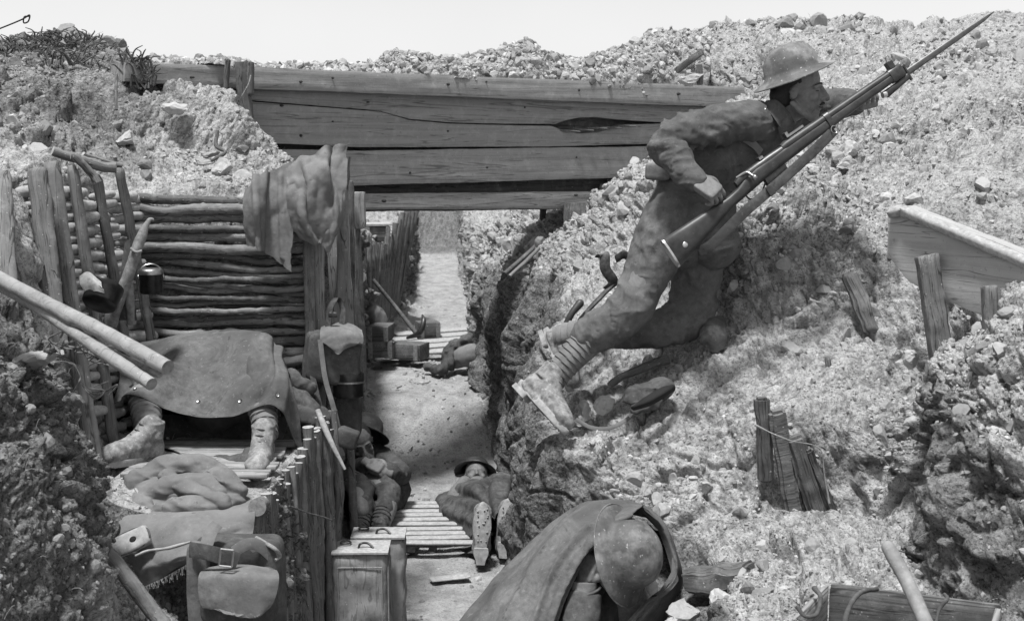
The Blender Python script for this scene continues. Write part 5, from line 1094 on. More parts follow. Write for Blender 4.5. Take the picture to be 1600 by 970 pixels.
def hand(g, wrist, dirn, back, curl=(40, 55, 35), thumb=1, s=1.0, spread=.25):
    """palm, four unequal fingers with knuckle bends, thumb from the side of the palm"""
    R = frame(dirn, back); W = lambda a, b, z: Vector(wrist) + R @ (Vector((a, b, z)) * s)
    tube([W(-.03, 0, 0), W(.0, 0, 0), W(.02, 0, 0)], [.029 * s, .028 * s, .03 * s], 16, 6, ell=.72, nrm=R @ Vector((0, 1, 0)), g=g)
    superbox(W(.052, 0, 0), (.046 * s, .041 * s, .0150 * s), R, .55, 20, 0, g=g)
    ellipsoid(W(.035, thumb * .026, -.008), (.032 * s, .02 * s, .017 * s), R, 14, g)
    for i, (y, L) in enumerate(((.033, .072), (.0115, .082), (-.0105, .076), (-.032, .060))):
        y *= thumb; a = 0; p = [Vector((.082, y, .002))]; d = Vector((1, 0, 0)); seg = (L * .46, L * .31, L * .25)
        for k in range(3):
            a += math.radians(curl[k] * (1 + .06 * i)); d = Vector((math.cos(a), spread * y * 8, -math.sin(a))); p.append(p[-1] + d * seg[k])
        r = .0084 if i < 3 else .0074; tube([W(*q_) for q_ in p], [r * s * 1.05, r * s, r * s * .92, r * s * .8], 12, 20, dome=True, g=g)
        ellipsoid(W(p[0].x, p[0].y, p[0].z + .006), (.010 * s, .009 * s, .008 * s), R, 10, g)
    tube([W(.018, thumb * .034, -.006), W(.045, thumb * .058, -.014), W(.072, thumb * .058, -.03), W(.09, thumb * .048, -.04)], [.014 * s, .012 * s, .0105 * s, .0085 * s], 12, 20, dome=True, g=g)
    return R
def bodymesh(p, g, voxel, mat='skin', post=None): return mk('body', remesh(g, voxel, 2, post), M[mat], p)
def button(p, c, n, r, mat='steel'):
    z = Vector(n).normalized(); R = frame(z.orthogonal(), z); return mk('button', lathe([(.0005, .003), (r * .5, .003), (r * .9, .005), (r, .003), (r, 0), (.0005, 0)], m4(c, R), 16), M[mat], p)

# ------------------------------------------------------------------ the lookout on the right bank
S = person(P(1075, 530, 5.05), 'helmeted person kneeling against the right bank, looking out with a rifle')
hc = P(1246, 141, 4.93); hf, hu_ = Vector((.95, -.28, -.06)), Vector((.10, -.10, 1))
g = Geo(); head(g, hc, hf, hu_, 1.0)
tube([P(1198, 205, 5.0), P(1222, 185, 4.98), P(1238, 168, 4.96)], [.068, .058, .055], 20, 14, dome=True, g=g)
tube(PA([(1065, 340, 5.0), (1085, 285, 5.0), (1125, 240, 5.0), (1170, 210, 4.99), (1200, 198, 4.99)]), [.13, .12, .13, .12, .06], 24, 20, dome=True, g=g)
tube(PA([(1172, 200, 4.88), (1105, 203, 4.82), (1046, 216, 4.80), (1066, 250, 4.72), (1090, 283, 4.655)]), [.04, .034, .028, .028, .026], 18, 26, dome=True, g=g)
tube(PA([(1210, 200, 5.08), (1262, 182, 5.14), (1312, 164, 5.10), (1338, 162, 4.98)]), [.045, .038, .034, .027], 18, 24, dome=True, g=g)
for pts in ([(1050, 345, 4.93), (1005, 440, 4.86), (972, 498, 4.82), (925, 535, 4.83), (858, 602, 4.80)], [(1090, 370, 5.08), (1085, 440, 5.10), (1072, 500, 5.06), (1000, 516, 5.04), (880, 522, 5.05)]): tube(PA(pts), [.09, .075, .06, .05, .035], 18, 30, dome=True, g=g)
hand(g, P(1088, 281, 4.655), P(1124, 306, 4.62) - P(1088, 281, 4.655), Vector((.25, -.85, .55)), (35, 60, 35), 1)
hand(g, P(1338, 163, 4.97), P(1374, 166, 4.82) - P(1338, 163, 4.97), Vector((.35, -.55, -.75)), (45, 50, 35), 1)
bodymesh(S, g, .0032)
face_parts(S, hc, hf, hu_); hair(S, hc, hf, hu_)
helmet(S, P(1238, 113, 4.93), Vector((-.37, -.06, .93)), Vector((1, 0, .4)))
# tunic
g = Geo()
tube(PA([(1062, 352, 5.0), (1072, 320, 5.0), (1090, 280, 5.0), (1125, 240, 5.0), (1168, 212, 4.99), (1200, 200, 4.99)]), [.150, .145, .138, .152, .140, .085], 36, 60, dome=True, g=g, fn=folds((.1, .35, .8), .09, 8, .14, 1))
tube(PA([(1180, 196, 4.90), (1160, 192, 4.88), (1105, 200, 4.83), (1052, 212, 4.80), (1042, 228, 4.785), (1062, 255, 4.73), (1084, 280, 4.675)]), [.080, .080, .070, .062, .060, .058, .049], 30, 120, g=g, dome=True, fn=folds((.42, .58, .66), .19, 13, .15, .4))
tube(PA([(1205, 200, 5.06), (1262, 180, 5.12), (1306, 162, 5.10), (1332, 160, 5.0)]), [.078, .066, .056, .046], 28, 80, g=g, dome=True, fn=folds((.6, .75), .17, 12, .16, 2))
tube(PA([(1180, 180, 4.9), (1200, 190, 4.93), (1212, 200, 4.98)]), [.05, .06, .05], 20, 12, g=g, dome=True)
# skirt of the tunic
tube(PA([(1090, 285, 5.0), (1098, 330, 4.99), (1115, 380, 4.97)]), [.128, .125, .10], 30, 40, g=g, dome=True, fn=folds((.5,), .10, 4, .3, 3))
tun = mk('tunic', remesh(g, .005, 1, lambda V: ridged(V, 7, 51, (1, 1, 1), 2) * .010 + ridged(V, 17, 55, (1, 1, 1.8), 2) * .0045 + fbm(V, 45, 2, 5) * .0012, .4), M['khaki'], S)
# collar and shoulder strap
mk('collar', sheet([PA([(1188, 172, 4.90), (1202, 176, 4.86), (1216, 196, 4.85), (1228, 212, 4.88)]), PA([(1192, 164, 4.91), (1210, 166, 4.875), (1226, 184, 4.87), (1238, 202, 4.88)]), PA([(1198, 158, 4.93), (1214, 158, 4.90), (1232, 176, 4.90), (1244, 196, 4.90)])], 30, 20, fold=.004, fs=8, seed=6, thick=.004), M['khaki'], tun)
mk('collar', sheet([PA([(1215, 200, 4.86), (1224, 222, 4.87), (1236, 205, 4.87)]), PA([(1222, 190, 4.85), (1232, 205, 4.86), (1244, 196, 4.88)]), PA([(1228, 184, 4.86), (1240, 192, 4.87), (1250, 188, 4.90)])], 20, 14, fold=.003, fs=8, seed=8, thick=.004), M['khaki'], tun)
mk('shoulder_strap', sheet([PA([(1168, 156, 4.90), (1185, 160, 4.88), (1198, 166, 4.87)]), PA([(1172, 170, 4.85), (1186, 172, 4.835), (1196, 176, 4.84)])], 18, 8, fold=.002, fs=8, seed=9, thick=.004), M['khaki'], tun)
button(tun, P(1194, 170, 4.85), (0, -1, .4), .007)
mk('pocket_flap', sheet([PA([(1160, 212, 4.845), (1178, 220, 4.84), (1192, 234, 4.845)]), PA([(1158, 220, 4.84), (1176, 232, 4.83), (1186, 244, 4.84)])], 16, 8, fold=.003, fs=8, seed=10, thick=.004), M['canvas'], tun)
wc = P(1086, 284, 5.0); wa = (P(1125, 240, 5.0) - P(1062, 352, 5.0)).normalized(); wr = frame(wa, (0, 0, 1))
mk('belt', strap([wc + wr @ Vector((0, .146 * math.cos(a), .146 * math.sin(a))) for a in np.linspace(0, 2 * math.pi, 33)], .05, .006, wa, 100), M['canvas_dark'], S)
mk('belt_pouch', superbox(P(1027, 268, 4.92), (.045, .035, .032), None, .5, 22, .006, 9, 3), M['canvas'], S)
# trousers
g = Geo()
tube(PA([(1070, 330, 4.99), (1060, 365, 5.0)]), [.14, .135], 30, 12, dome=True, g=g)
tube(PA([(1058, 335, 4.95), (1030, 385, 4.90), (1005, 440, 4.87), (975, 492, 4.83), (945, 512, 4.83), (918, 524, 4.84)]), [.112, .100, .088, .082, .076, .065], 36, 110, g=g, dome=True, fn=folds((.70, .92), .17, 8, .14, 1.3, .18))
tube(PA([(1088, 360, 5.06), (1086, 430, 5.10), (1076, 492, 5.07), (1030, 512, 5.04), (965, 518, 5.03)]), [.114, .098, .086, .074, .060], 34, 100, g=g, dome=True, fn=folds((.5, .62), .19, 8, .15, 2.6, .2))
mk('trousers', remesh(g, .005, 1, lambda V: ridged(V, 6, 53, (1, 1, 1), 2) * .012 + ridged(V, 15, 56, (1.6, 1, 1), 2) * .005 + fbm(V, 45, 2, 6) * .0012, .4), M['trouser'], S)
puttee(S, PA([(928, 520, 4.84), (895, 556, 4.82), (862, 596, 4.80)]), [.060, .058, .047], 11)
puttee(S, PA([(950, 520, 5.03), (900, 522, 5.04), (868, 528, 5.06)]), [.058, .056, .047], 9)
boot(S, P(812, 604, 4.80), P(868, 662, 4.66) - P(812, 600, 4.80), P(905, 545, 4.83) - P(835, 620, 4.78), 'leather', .29)
boot(S, P(850, 520, 5.08), P(886, 612, 5.00) - P(850, 520, 5.08), P(930, 512, 5.04) - P(868, 540, 5.06), 'leather', .27)

# ------------------------------------------------------------------ rifle
RF = empty('rifle', P(1120, 310, 4.66), 'bolt action rifle with fixed bayonet held slanting upward by the kneeling lookout', 'rifle')
r0, r1 = P(1030, 368, 4.60), P(1411, 103, 4.86); rx = (r1 - r0).normalized(); rs_ = (r1 - r0).length / 1.13
ry = Vector((0, 1, 0)); ry = (ry - rx * rx.y).normalized(); rz = rx.cross(ry)
if rz.z < 0: rz = -rz
RR_ = Matrix(((rx.x, ry.x, rz.x), (rx.y, ry.y, rz.y), (rx.z, ry.z, rz.z)))
def RW(a, b, c): return r0 + RR_ @ (Vector((a, b, c)) * rs_)
def loft(prof, seg=20, e=.75):
    """prof: (x, ztop, zbot, halfwidth)"""
    g = Geo(); v = []
    for (x, t, b, w_) in prof:
        for k in range(seg):
            a = 2 * math.pi * k / seg; ca, sa = math.cos(a), math.sin(a)
            v.append(RW(x, w_ * math.copysign(abs(ca) ** e, ca), (t + b) / 2 + (t - b) / 2 * math.copysign(abs(sa) ** e, sa)))
    f = grid_faces(len(prof), seg, True); f.append(tuple(range(seg - 1, -1, -1))); f.append(tuple((len(prof) - 1) * seg + k for k in range(seg))); g.add(v, f); return g
mk('stock', loft([(0, -.020, -.132, .018), (.004, -.018, -.134, .021), (.10, -.020, -.115, .023), (.22, -.024, -.085, .022), (.29, -.026, -.068, .019), (.335, -.020, -.064, .018), (.37, -.006, -.060, .020), (.43, .006, -.054, .022), (.56, .006, -.046, .021), (.75, .004, -.038, .019), (.95, .003, -.032, .017), (1.06, .002, -.030, .017), (1.075, .002, -.028, .016)], 24), M['walnut'], RF)
mk('butt_plate', loft([(-.007, -.022, -.130, .017), (-.006, -.018, -.134, .021), (.002, -.018, -.134, .0215)], 24), M['brass'], RF)
mk('handguard', loft([(.56, .020, -.012, .017), (.58, .024, -.012, .020), (.8, .021, -.01, .018), (1.06, .017, -.01, .016)], 20, 1), M['walnut'], RF)
mk('receiver', loft([(.34, .004, -.02, .012), (.36, .016, -.02, .016), (.50, .018, -.02, .0185), (.57, .016, -.02, .0165)], 20, 1), M['gunmetal'], RF)
mk('bolt', tube([RW(.355, -.005, .012), RW(.39, -.022, .010), RW(.398, -.040, -.012)], [.006, .006, .005], 10, 14, g=ellipsoid(RW(.40, -.042, -.02), (.011, .011, .011), None, 14)), M['steel'], RF)
mk('magazine', loft([(.44, -.04, -.092, .013), (.445, -.04, -.097, .014), (.53, -.04, -.090, .014), (.535, -.04, -.085, .013)], 16, .4), M['gunmetal'], RF)
mk('trigger_guard', tube([RW(.35, 0, -.058), RW(.36, 0, -.083), RW(.40, 0, -.088), RW(.44, 0, -.062)], [.0035], 8, 20), M['gunmetal'], RF)
mk('rear_sight', box(RW(.64, 0, .030), (.035, .011, .005), RR_, None, div=(4, 1, 1), bevel=.001), M['steel'], RF); mk('rear_sight', box(RW(.60, 0, .037), (.006, .015, .010), RR_, None), M['steel'], RF)
mk('charger_bridge', box(RW(.47, 0, .022), (.010, .016, .006), RR_, None, bevel=.001), M['steel'], RF)
mk('sling_swivel', tube([RW(.76 + .012 * math.cos(a), -.022, -.045 + .014 * math.sin(a)) for a in np.linspace(0, 6.28, 13)], [.002], 6, 24, cap=False), M['steel'], RF)
mk('band', loft([(.755, .025, -.047, .0225), (.775, .025, -.046, .0225)], 20), M['gunmetal'], RF)
mk('nose_cap', loft([(1.06, .019, -.034, .018), (1.075, .020, -.036, .019), (1.11, .018, -.036, .018), (1.118, .014, -.034, .014)], 20), M['gunmetal'], RF)
mk('sight_guard', box(RW(1.085, -.012, .030), (.012, .002, .014), RR_, box(RW(1.085, .012, .030), (.012, .002, .014), RR_)), M['gunmetal'], RF)
mk('barrel', tube([RW(1.1, 0, 0), RW(1.135, 0, 0)], [.008], 14, 4), M['gunmetal'], RF)
mk('marking_disc', ellipsoid(RW(.055, -.022, -.078), (.011, .003, .011), RR_, 18), M['brass'], RF)
mk('sling', strap([RW(.09, -.004, -.128), RW(.14, -.03, -.130), RW(.3, -.045, -.100), RW(.48, -.04, -.084), RW(.62, -.035, -.068), RW(.72, -.02, -.055), RW(.765, -.01, -.048)], .040, .004, rz, 70), M['canvas_dark'], RF)
mk('sling_buckle', superbox(RW(.42, -.05, -.090), (.013, .004, .02), RR_, .3, 14, 0), M['gunmetal'], RF)
by = mk('bayonet', loft([(1.135, -.020, -.040, .0035), (1.14, -.018, -.042, .0035), (1.40, -.020, -.041, .003), (1.50, -.022, -.038, .0025), (1.555, -.027, -.031, .001)], 12, 1), M['blade'], RF)
mk('grip', loft([(1.01, -.040, -.062, .008), (1.015, -.036, -.066, .011), (1.07, -.036, -.060, .011), (1.12, -.030, -.055, .010), (1.125, -.030, -.052, .009)], 14, .8), M['walnut'], by)
mk('cross_guard', box(RW(1.13, 0, -.028), (.004, .008, .036), RR_, None, bevel=.001), M['gunmetal'], by)
g = tube([RW(1.0, 0, -.046), RW(1.015, 0, -.05)], [.013], 12, 4); mk('pommel', g, M['brass'], by)

# items by the lookout
cpe = empty('peaked_cap', P(1015, 640, 4.75), 'crumpled dark cloth cap lying on the bank below the lookout', 'cap')
g = Geo(); Rc = frame(P(1052, 600, 4.80) - P(980, 622, 4.72), Vector((0, -.5, 1)))
ellipsoid(P(1008, 616, 4.78), (.085, .055, .030), Rc, 22, g); ellipsoid(P(1032, 608, 4.80), (.055, .05, .034), Rc, 22, g); ellipsoid(P(1010, 632, 4.74), (.070, .035, .022), Rc, 22, g); ellipsoid(P(990, 618, 4.76), (.045, .04, .028), Rc, 22, g)
mk('crown', remesh(g, .005, 2, lambda V: ridged(V, 16, 71, (.7, 1.3, 1.6), 2) * .010), M['canvas_dark'], cpe)
mk('peak', sheet([PA([(988, 636, 4.67), (1010, 620, 4.66), (1034, 606, 4.70), (1052, 602, 4.75)]), PA([(986, 637, 4.655), (1012, 628, 4.63), (1038, 613, 4.67), (1053, 604, 4.74)]), PA([(990, 640, 4.67), (1014, 633, 4.655), (1038, 620, 4.69), (1054, 608, 4.76)])], 24, 12, seed=2, thick=.004), M['black'], cpe)
mk('charred_stick', pole_geo(P(952, 602, 4.86), P(1042, 562, 5.0), .014, .02, 401, wob=.03), [M['bark_dark'], M['end_dark']], label='charred dark stick half buried just above the cloth cap', cat='stick')
mk('loose_strap', strap(PA([(900, 655, 4.8), (925, 668, 4.74), (955, 668, 4.74), (984, 652, 4.76)]), .016, .004, (0, .6, 1), 30), M['canvas'], label='loose strap curling on the edge of the right step near the stones', cat='strap')
g = sheet([PA([(1096, 515, 5.0), (1112, 498, 5.02), (1130, 494, 5.04)]), PA([(1094, 530, 4.95), (1112, 522, 4.93), (1134, 520, 4.96)]), PA([(1106, 548, 4.93), (1120, 550, 4.92), (1134, 540, 4.95)])], 28, 28, fold=.012, fs=8, seed=19, thick=.005)
mk('cloth_scrap', g, M['canvas_dark'], label='dark cloth scrap hanging on the bank right of the kneeling knee', cat='cloth')
eq = empty('bayonet_scabbard', P(920, 500, 5.2), 'dark scabbard and straps lying on the bank behind the kneeling lookout', 'scabbard')
mk('scabbard', tube(PA([(898, 508, 5.15), (925, 478, 5.17), (962, 440, 5.2)]), [.012, .018, .018], 12, 20, ell=.5), M['leather_dark'], eq)
mk('frog', strap(PA([(934, 402, 5.2), (944, 398, 5.18), (946, 420, 5.17), (958, 440, 5.18), (948, 452, 5.2)]), .045, .008, (1, 0, .3), 30), M['leather_dark'], eq)
mk('strap', strap(PA([(962, 405, 5.22), (975, 398, 5.25), (985, 405, 5.28)]), .035, .006, (0, 0, 1), 16), M['leather_dark'], eq)
mk('grip', tube(PA([(882, 515, 5.12), (892, 492, 5.12), (906, 474, 5.14)]), [.017, .014, .018], 12, 14, dome=True), M['walnut'], eq)

# ------------------------------------------------------------------ the man seated under the cape
U_ = person((-1.25, 5.1, .98), 'person sitting hidden under a buttoned cape on the step, only boots and shins showing')
g = Geo()
tube([(-1.3, 5.30, 1.10), (-1.25, 5.42, 1.2), (-1.22, 5.44, 1.26)], [.14, .12, .08], 20, 12, dome=True, g=g)
head(g, Vector((-1.2, 5.42, 1.27)), (.1, -.8, -.5), (0, -.3, 1), .9)
lk, rk = P(222, 572, 5.12), P(402, 575, 5.14)
tube([(-1.34, 5.30, 1.09), lk, P(222, 640, 4.98), P(228, 690, 4.84)], [.09, .065, .05, .035], 18, 24, dome=True, g=g)
tube([(-1.2, 5.30, 1.09), rk, P(408, 640, 4.98), P(416, 690, 4.90)], [.09, .065, .05, .035], 18, 24, dome=True, g=g)
for k, kk in ((-1, lk), (1, rk)): tube([(-1.25 + .14 * k, 5.42, 1.30), (-1.25 + .2 * k, 5.30, 1.2), kk + Vector((0, .02, .03))], [.045, .04, .03], 14, 16, dome=True, g=g)
bodymesh(U_, g, .006, 'khaki')
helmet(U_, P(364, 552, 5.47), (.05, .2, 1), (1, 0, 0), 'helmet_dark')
puttee(U_, PA([(222, 610, 5.02), (228, 640, 4.95), (232, 672, 4.86), (232, 694, 4.83)]), [.062, .060, .050, .046], 9, 'puttee')
puttee(U_, PA([(406, 615, 5.04), (410, 640, 4.98), (415, 665, 4.93), (417, 684, 4.90)]), [.060, .058, .050, .046], 9, 'puttee')
boot(U_, P(252, 716, 4.86), P(184, 722, 4.70) - P(252, 712, 4.86), (.12, .1, 1), 'leather', .30)
boot(U_, P(417, 712, 4.93), Vector((.03, -1, -.10)), (0, .15, 1), 'leather', .29)
rows = [PA([(186, 610, 5.5), (250, 590, 5.55), (330, 585, 5.58), (400, 585, 5.56), (446, 600, 5.5), (480, 640, 5.40)]),
        PA([(184, 541, 5.34), (250, 534, 5.37), (330, 531, 5.38), (404, 528, 5.36), (432, 538, 5.30), (452, 582, 5.24)]),
        PA([(182, 562, 5.14), (250, 553, 5.15), (326, 556, 5.18), (402, 546, 5.14), (438, 558, 5.09), (460, 610, 5.12)]),
        PA([(187, 592, 5.00), (250, 588, 5.02), (326, 600, 5.05), (396, 590, 5.00), (438, 592, 4.97), (470, 655, 5.06)]),
        PA([(176, 632, 4.95), (206, 616, 4.91), (290, 648, 4.94), (358, 650, 4.93), (430, 634, 4.91), (474, 710, 5.02)])]
gs = sheet(rows, 120, 100, fold=.008, fs=3.4, seed=31, thick=.003, fine=.0015, fines=30, creases=[(.78, .3, .70, .95, .03, .022), (.85, .3, .84, .98, .025, -.02), (.72, .45, .60, .8, .03, .012), (.2, .35, .3, .9, .04, .010), (.9, .3, .95, .95, .03, .025), (.20, .42, .21, .5, .09, .030), (.80, .42, .79, .5, .08, .032), (.35, .3, .62, .32, .14, -.035), (.34, .55, .32, .98, .035, .014), (.56, .5, .60, .98, .03, .012), (.12, .55, .08, .98, .03, .018), (.44, .62, .42, .98, .03, -.014), (.68, .5, .50, .75, .025, .012), (.25, .5, .42, .72, .025, .012)])
cpo = mk('cape', gs, M['cape'], U_)
def on_sheet(g, u, v, off=.003):
    nv, nu = g.grid.shape[:2]; i, j = int(v * (nv - 1)), int(u * (nu - 1)); n = Vector(g.N[i, j]); p = Vector(g.grid[i, j])
    if n.dot(Vector((0, 0, CH)) - p) < 0: n = -n
    return p + n * off, n
for (u, v) in ((.17, .93), (.42, .90), (.60, .90), (.80, .90)):
    p, n = on_sheet(gs, u, v, .001); button(cpo, p, n, .009)
    mk('buttonhole', tube([p + Vector((0, -.002, -.02)), p + Vector((0, -.002, -.045))], [.0022], 6, 3), M['black'], cpo)
for du in (-.006, .006): mk('seam', tube([on_sheet(gs, .49 + du, v, .0015)[0] for v in np.linspace(.32, .99, 12)], [.0016], 5, 60), M['canvas_dark'], cpo)
for (u0, v0, u1, v1) in ((.04, .995, .97, .995),):
    mk('hem', tube([on_sheet(gs, u0 + (u1 - u0) * t, v0, .001)[0] for t in np.linspace(0, 1, 30)], [.0028], 6, 120), M['cape'], cpo)
gl = sheet([PA([(200, 640, 5.22), (290, 650, 5.25), (380, 650, 5.25), (450, 650, 5.18)]), PA([(215, 680, 5.15), (295, 690, 5.17), (370, 690, 5.17), (440, 690, 5.12)]), PA([(240, 700, 5.02), (300, 708, 5.0), (360, 708, 5.0), (420, 705, 5.0)]), PA([(262, 700, 4.9), (300, 712, 4.85), (350, 716, 4.85), (400, 714, 4.88)])], 50, 40, fold=.012, fs=5, seed=41, thick=.003)
go = mk('ground_sheet', gl, M['cape_dark'], label='dark ground sheet spread on the step boards behind the seated boots', cat='sheet')

# ------------------------------------------------------------------ the hunched man in the foreground
H = person(P(960, 1010, 4.0), 'person dozing hunched under a helmet and cape in the foreground, head propped on one fist')
hc = P(962, 878, 4.04); hf, hu_ = Vector((-.75, -.35, -.55)), Vector((.62, -.45, .55))
g = Geo(); head(g, hc, hf, hu_, 1.0)
tube([P(985, 925, 4.22), P(975, 905, 4.18), P(968, 890, 4.14)], [.07, .06, .058], 20, 12, dome=True, g=g)
tube([(.25, 4.25, .22), (.28, 4.28, .45), P(980, 935, 4.24)], [.17, .17, .12], 24, 20, dome=True, g=g)
tube([P(940, 930, 4.2), P(905, 990, 4.05), P(905, 1020, 3.97), P(912, 960, 3.96), P(918, 912, 4.0)], [.05, .046, .045, .04, .028], 16, 30, dome=True, g=g)
tube([(.2, 4.2, .2), (.0, 3.95, .45), (-.02, 3.9, .3)], [.09, .075, .06], 16, 20, dome=True, g=g)
tube([(.34, 4.2, .2), (.22, 3.85, .45), (.2, 3.8, .25)], [.09, .075, .06], 16, 20, dome=True, g=g)
hand(g, P(912, 908, 4.0), Vector((.30, .12, .85)), Vector((-.75, -.65, .2)), (70, 80, 50), -1)
bodymesh(H, g, .0035, 'skin_dark'); hair(H, hc, hf, hu_)
helmet(H, P(978, 866, 3.97), Vector((.80, -.52, .28)), Vector((-.3, 0, 1)), 'helmet', 1.06)
g = Geo(); tube([P(950, 940, 4.22), P(905, 1010, 4.05)], [.08, .07], 24, 20, dome=True, g=g)
tube([P(900, 1060, 3.93), P(906, 985, 3.94), P(914, 925, 3.985)], [.07, .064, .054], 30, 60, g=g, dome=False, fn=folds((.3, .6), .09, 7, .25, .8))
tube([(.25, 4.25, .15), (.28, 4.3, .45), P(985, 935, 4.27)], [.2, .2, .14], 26, 20, dome=True, g=g)
mk('tunic', remesh(g, .006, 2, lambda V: ridged(V, 9, 61) * .005), M['khaki'], H)
mk('shirt_cuff', tube([P(913, 922, 3.985), P(914, 908, 3.99)], [.045, .042], 24, 6, fn=folds((.5,), .08, 3)), M['hessian'], H)
mk('sleeve_rim', tube([P(914, 921, 3.985) + Vector((.052 * math.cos(a), .05 * math.sin(a), .012 * math.cos(a))) for a in np.linspace(0, 2 * math.pi, 25)], [.005], 8, 60, cap=False), M['khaki'], H)
rowsC = [PA([(1012, 812, 4.34), (968, 805, 4.42), (900, 815, 4.48), (850, 855, 4.48), (790, 935, 4.42), (700, 1060, 4.3)]),
         PA([(1006, 790, 4.17), (962, 784, 4.22), (902, 788, 4.30), (850, 824, 4.32), (778, 900, 4.22), (688, 1012, 4.06)]),
         PA([(998, 796, 4.05), (952, 800, 4.06), (898, 826, 4.08), (850, 872, 4.05), (802, 932, 4.0), (728, 1045, 3.9)]),
         PA([(990, 803, 3.985), (948, 822, 3.97), (908, 855, 3.97), (872, 902, 3.95), (842, 962, 3.90), (798, 1060, 3.82)]),
         PA([(982, 808, 4.00), (944, 836, 4.0), (916, 866, 4.0), (893, 908, 3.97), (872, 962, 3.93), (846, 1060, 3.86)])]
gs = sheet(rowsC, 110, 90, fold=.010, fs=3.0, seed=71, thick=.003, fine=.0015, fines=28, creases=[(.25, .4, .85, .55, .03, .020), (.3, .62, .9, .75, .03, .022), (.2, .8, .95, .92, .03, .02), (.45, .3, .95, .32, .05, -.02)])
c1_ = mk('cape', gs, M['cape'], H)
mk('hem', tube([on_sheet(gs, t, .995, .001)[0] for t in np.linspace(0, .98, 26)], [.0035], 6, 110), M['cape'], c1_)
rowsD = [PA([(1000, 800, 4.36), (1036, 830, 4.34), (1062, 870, 4.32), (1072, 925, 4.28), (1040, 980, 4.2), (1000, 1050, 4.1)]),
         PA([(1008, 786, 4.19), (1036, 812, 4.18), (1054, 852, 4.15), (1062, 900, 4.10), (1034, 948, 4.02), (985, 1008, 3.95)]),
         PA([(1004, 790, 4.14), (1032, 818, 4.14), (1050, 858, 4.12), (1056, 898, 4.04), (1020, 940, 3.96), (972, 1000, 3.88)]),
         PA([(1000, 798, 4.16), (1026, 826, 4.16), (1042, 868, 4.14), (1044, 905, 4.06), (1005, 940, 3.98), (955, 1000, 3.90)])]
gs2 = sheet(rowsD, 90, 60, fold=.009, fs=3.4, seed=75, thick=.003, fine=.0015, creases=[(.5, .5, .98, .6, .04, .018), (.6, .8, .98, .85, .03, .016)])
c2_ = mk('cape', gs2, M['cape'], H)
p, n = on_sheet(gs2, .78, .55, .002); mk('eyelet', ellipsoid(p, (.014, .004, .010), frame(Vector((1, 0, 0)), n), 14), M['black'], c2_)

# ------------------------------------------------------------------ the man lying on his back with a cape over him
B_m = person((-.2, 7.2, .1), 'person lying under a dark cape on the trench floor, muddy boot soles toward us')
hc = P(744, 745, 7.82); g = Geo(); head(g, hc, (.05, -.75, .6), (0, .5, .75), .98)
tube([P(742, 785, 7.65), P(742, 762, 7.78)], [.045, .05], 16, 6, dome=True, g=g)
tube([(-.22, 7.65, .08), (-.22, 7.3, .06), (-.2, 7.05, .07)], [.07, .06, .06], 22, 14, dome=True, g=g)
tube([(-.27, 7.0, .08), P(752, 838, 6.65), P(752, 866, 6.42)], [.06, .05, .04], 16, 14, dome=True, g=g); tube([(-.13, 7.0, .08), P(785, 832, 6.7), P(785, 856, 6.5)], [.06, .05, .04], 16, 14, dome=True, g=g)
tube([(-.3, 7.6, .12), (-.36, 7.35, .10), (-.3, 7.2, .12)], [.045, .04, .04], 14, 14, dome=True, g=g)
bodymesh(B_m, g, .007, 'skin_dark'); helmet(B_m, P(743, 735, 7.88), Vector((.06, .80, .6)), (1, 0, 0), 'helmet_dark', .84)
gs = sheet([PA([(694, 772, 7.85), (714, 750, 7.66), (745, 749, 7.60), (778, 744, 7.62), (808, 765, 7.8)]),
            PA([(678, 806, 7.5), (700, 762, 7.40), (746, 744, 7.35), (790, 740, 7.38), (816, 800, 7.5)]),
            PA([(672, 826, 7.15), (692, 788, 7.08), (740, 752, 7.02), (792, 752, 7.02), (819, 830, 7.2)]),
            PA([(684, 844, 6.95), (706, 812, 6.86), (748, 774, 6.76), (790, 776, 6.80), (818, 852, 6.95)]),
            PA([(730, 872, 6.62), (742, 834, 6.54), (765, 804, 6.46), (792, 806, 6.52), (808, 862, 6.65)])], 110, 120, fold=.030, fs=4.2, fstretch=(1, .8, 1.5), seed=81, thick=.004, fine=.003, creases=[(.3, .3, .55, .95, .035, .045), (.15, .2, .35, .95, .04, -.03), (.62, .35, .55, .98, .035, .04), (.8, .3, .7, .9, .04, -.03)])
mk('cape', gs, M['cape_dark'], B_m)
mk('cape_corner', sheet([PA([(736, 852, 6.6), (742, 848, 6.55), (750, 850, 6.5)]), PA([(716, 858, 6.55), (728, 862, 6.5), (748, 866, 6.42)])], 16, 10, fold=.01, fs=6, seed=3, thick=.004), M['cape_dark'], B_m)
boot(B_m, P(751, 876, 6.30), Vector((.04, .10, 1)), (0, 1, .12), 'leather', .31)
boot(B_m, P(786, 866, 6.42), Vector((.10, .12, 1)), (0, 1, .12), 'leather', .30)

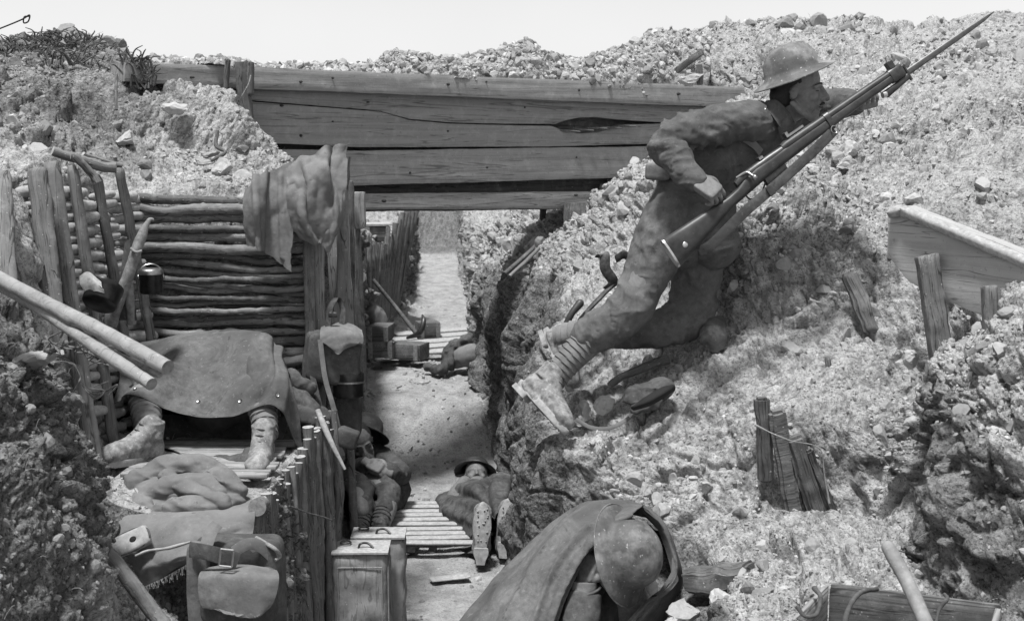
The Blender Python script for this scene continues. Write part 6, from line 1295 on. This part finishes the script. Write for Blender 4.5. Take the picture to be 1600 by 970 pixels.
# ------------------------------------------------------------------ the man dozing at the left wall
A_m = person((-.8, 7.1, .1), 'person dozing propped against the left trench wall with hands folded in the lap')
hc = P(563, 692, 7.2); hf, hu_ = Vector((.35, -.85, -.25)), Vector((-.25, -.1, 1))
g = Geo(); head(g, hc, hf, hu_, .98)
tube([P(560, 728, 7.3), P(561, 708, 7.28)], [.06, .058], 16, 6, dome=True, g=g)
tube([(-.87, 7.2, .12), (-.88, 7.28, .22), (-.89, 7.32, .29)], [.11, .12, .09], 22, 14, dome=True, g=g)
hand(g, P(574, 722, 7.0), Vector((.8, -.2, -.35)), Vector((.3, -.6, .7)), (25, 35, 25), 1); hand(g, P(606, 738, 7.0), Vector((-.8, -.1, .35)), Vector((-.1, -.8, .6)), (25, 35, 25), -1)
for pts in ([(548, 745, 7.1), (560, 770, 6.85), (566, 800, 6.7)], [(578, 745, 7.1), (606, 778, 6.9), (597, 826, 6.72)]): tube(PA(pts), [.08, .06, .04], 16, 18, dome=True, g=g)
bodymesh(A_m, g, .006, 'skin'); hair(A_m, hc, hf, hu_); face_parts(A_m, hc, hf, hu_, .98)
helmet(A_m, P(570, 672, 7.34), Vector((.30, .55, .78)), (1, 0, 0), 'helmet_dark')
g = Geo()
tube([(-.87, 7.2, .12), (-.88, 7.28, .22), (-.89, 7.32, .30)], [.15, .15, .11], 24, 20, dome=True, g=g)
tube(PA([(545, 722, 7.3), (548, 742, 7.15), (572, 724, 7.03)]), [.07, .062, .048], 20, 40, dome=True, g=g, fn=folds((.5,), .1, 8, .3))
tube(PA([(590, 712, 7.35), (622, 738, 7.2), (608, 738, 7.04)]), [.07, .065, .048], 20, 40, dome=True, g=g, fn=folds((.5,), .1, 8, .3))
tube(PA([(600, 730, 7.3), (620, 768, 7.2), (610, 796, 7.1)]), [.07, .075, .05], 20, 30, dome=True, g=g, fn=folds((.5,), .08, 6, .4))
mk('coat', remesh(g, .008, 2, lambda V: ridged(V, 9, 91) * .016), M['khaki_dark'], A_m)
g = Geo()
tube(PA([(550, 745, 7.1), (566, 775, 6.84), (566, 812, 6.72)]), [.085, .068, .052], 22, 50, dome=True, g=g, fn=folds((.5,), .16, 7, .3))
tube(PA([(578, 748, 7.12), (606, 772, 6.92), (598, 800, 6.80)]), [.085, .070, .054], 22, 50, dome=True, g=g, fn=folds((.5,), .16, 7, .3))
mk('trousers', remesh(g, .008, 2, lambda V: ridged(V, 9, 92) * .012), M['khaki_dark'], A_m)
puttee(A_m, PA([(598, 800, 6.8), (594, 816, 6.73), (588, 832, 6.68)]), [.055, .052, .045], 6, 'khaki_dark')
puttee(A_m, PA([(566, 808, 6.72), (564, 822, 6.66), (560, 838, 6.6)]), [.055, .052, .045], 6, 'khaki_dark')
boot(A_m, P(580, 848, 6.66), Vector((.75, -.6, -.1)), (0, .2, 1), 'leather_dark', .27); boot(A_m, P(556, 856, 6.55), Vector((.3, -.9, 0)), (0, .2, 1), 'leather_dark', .27)
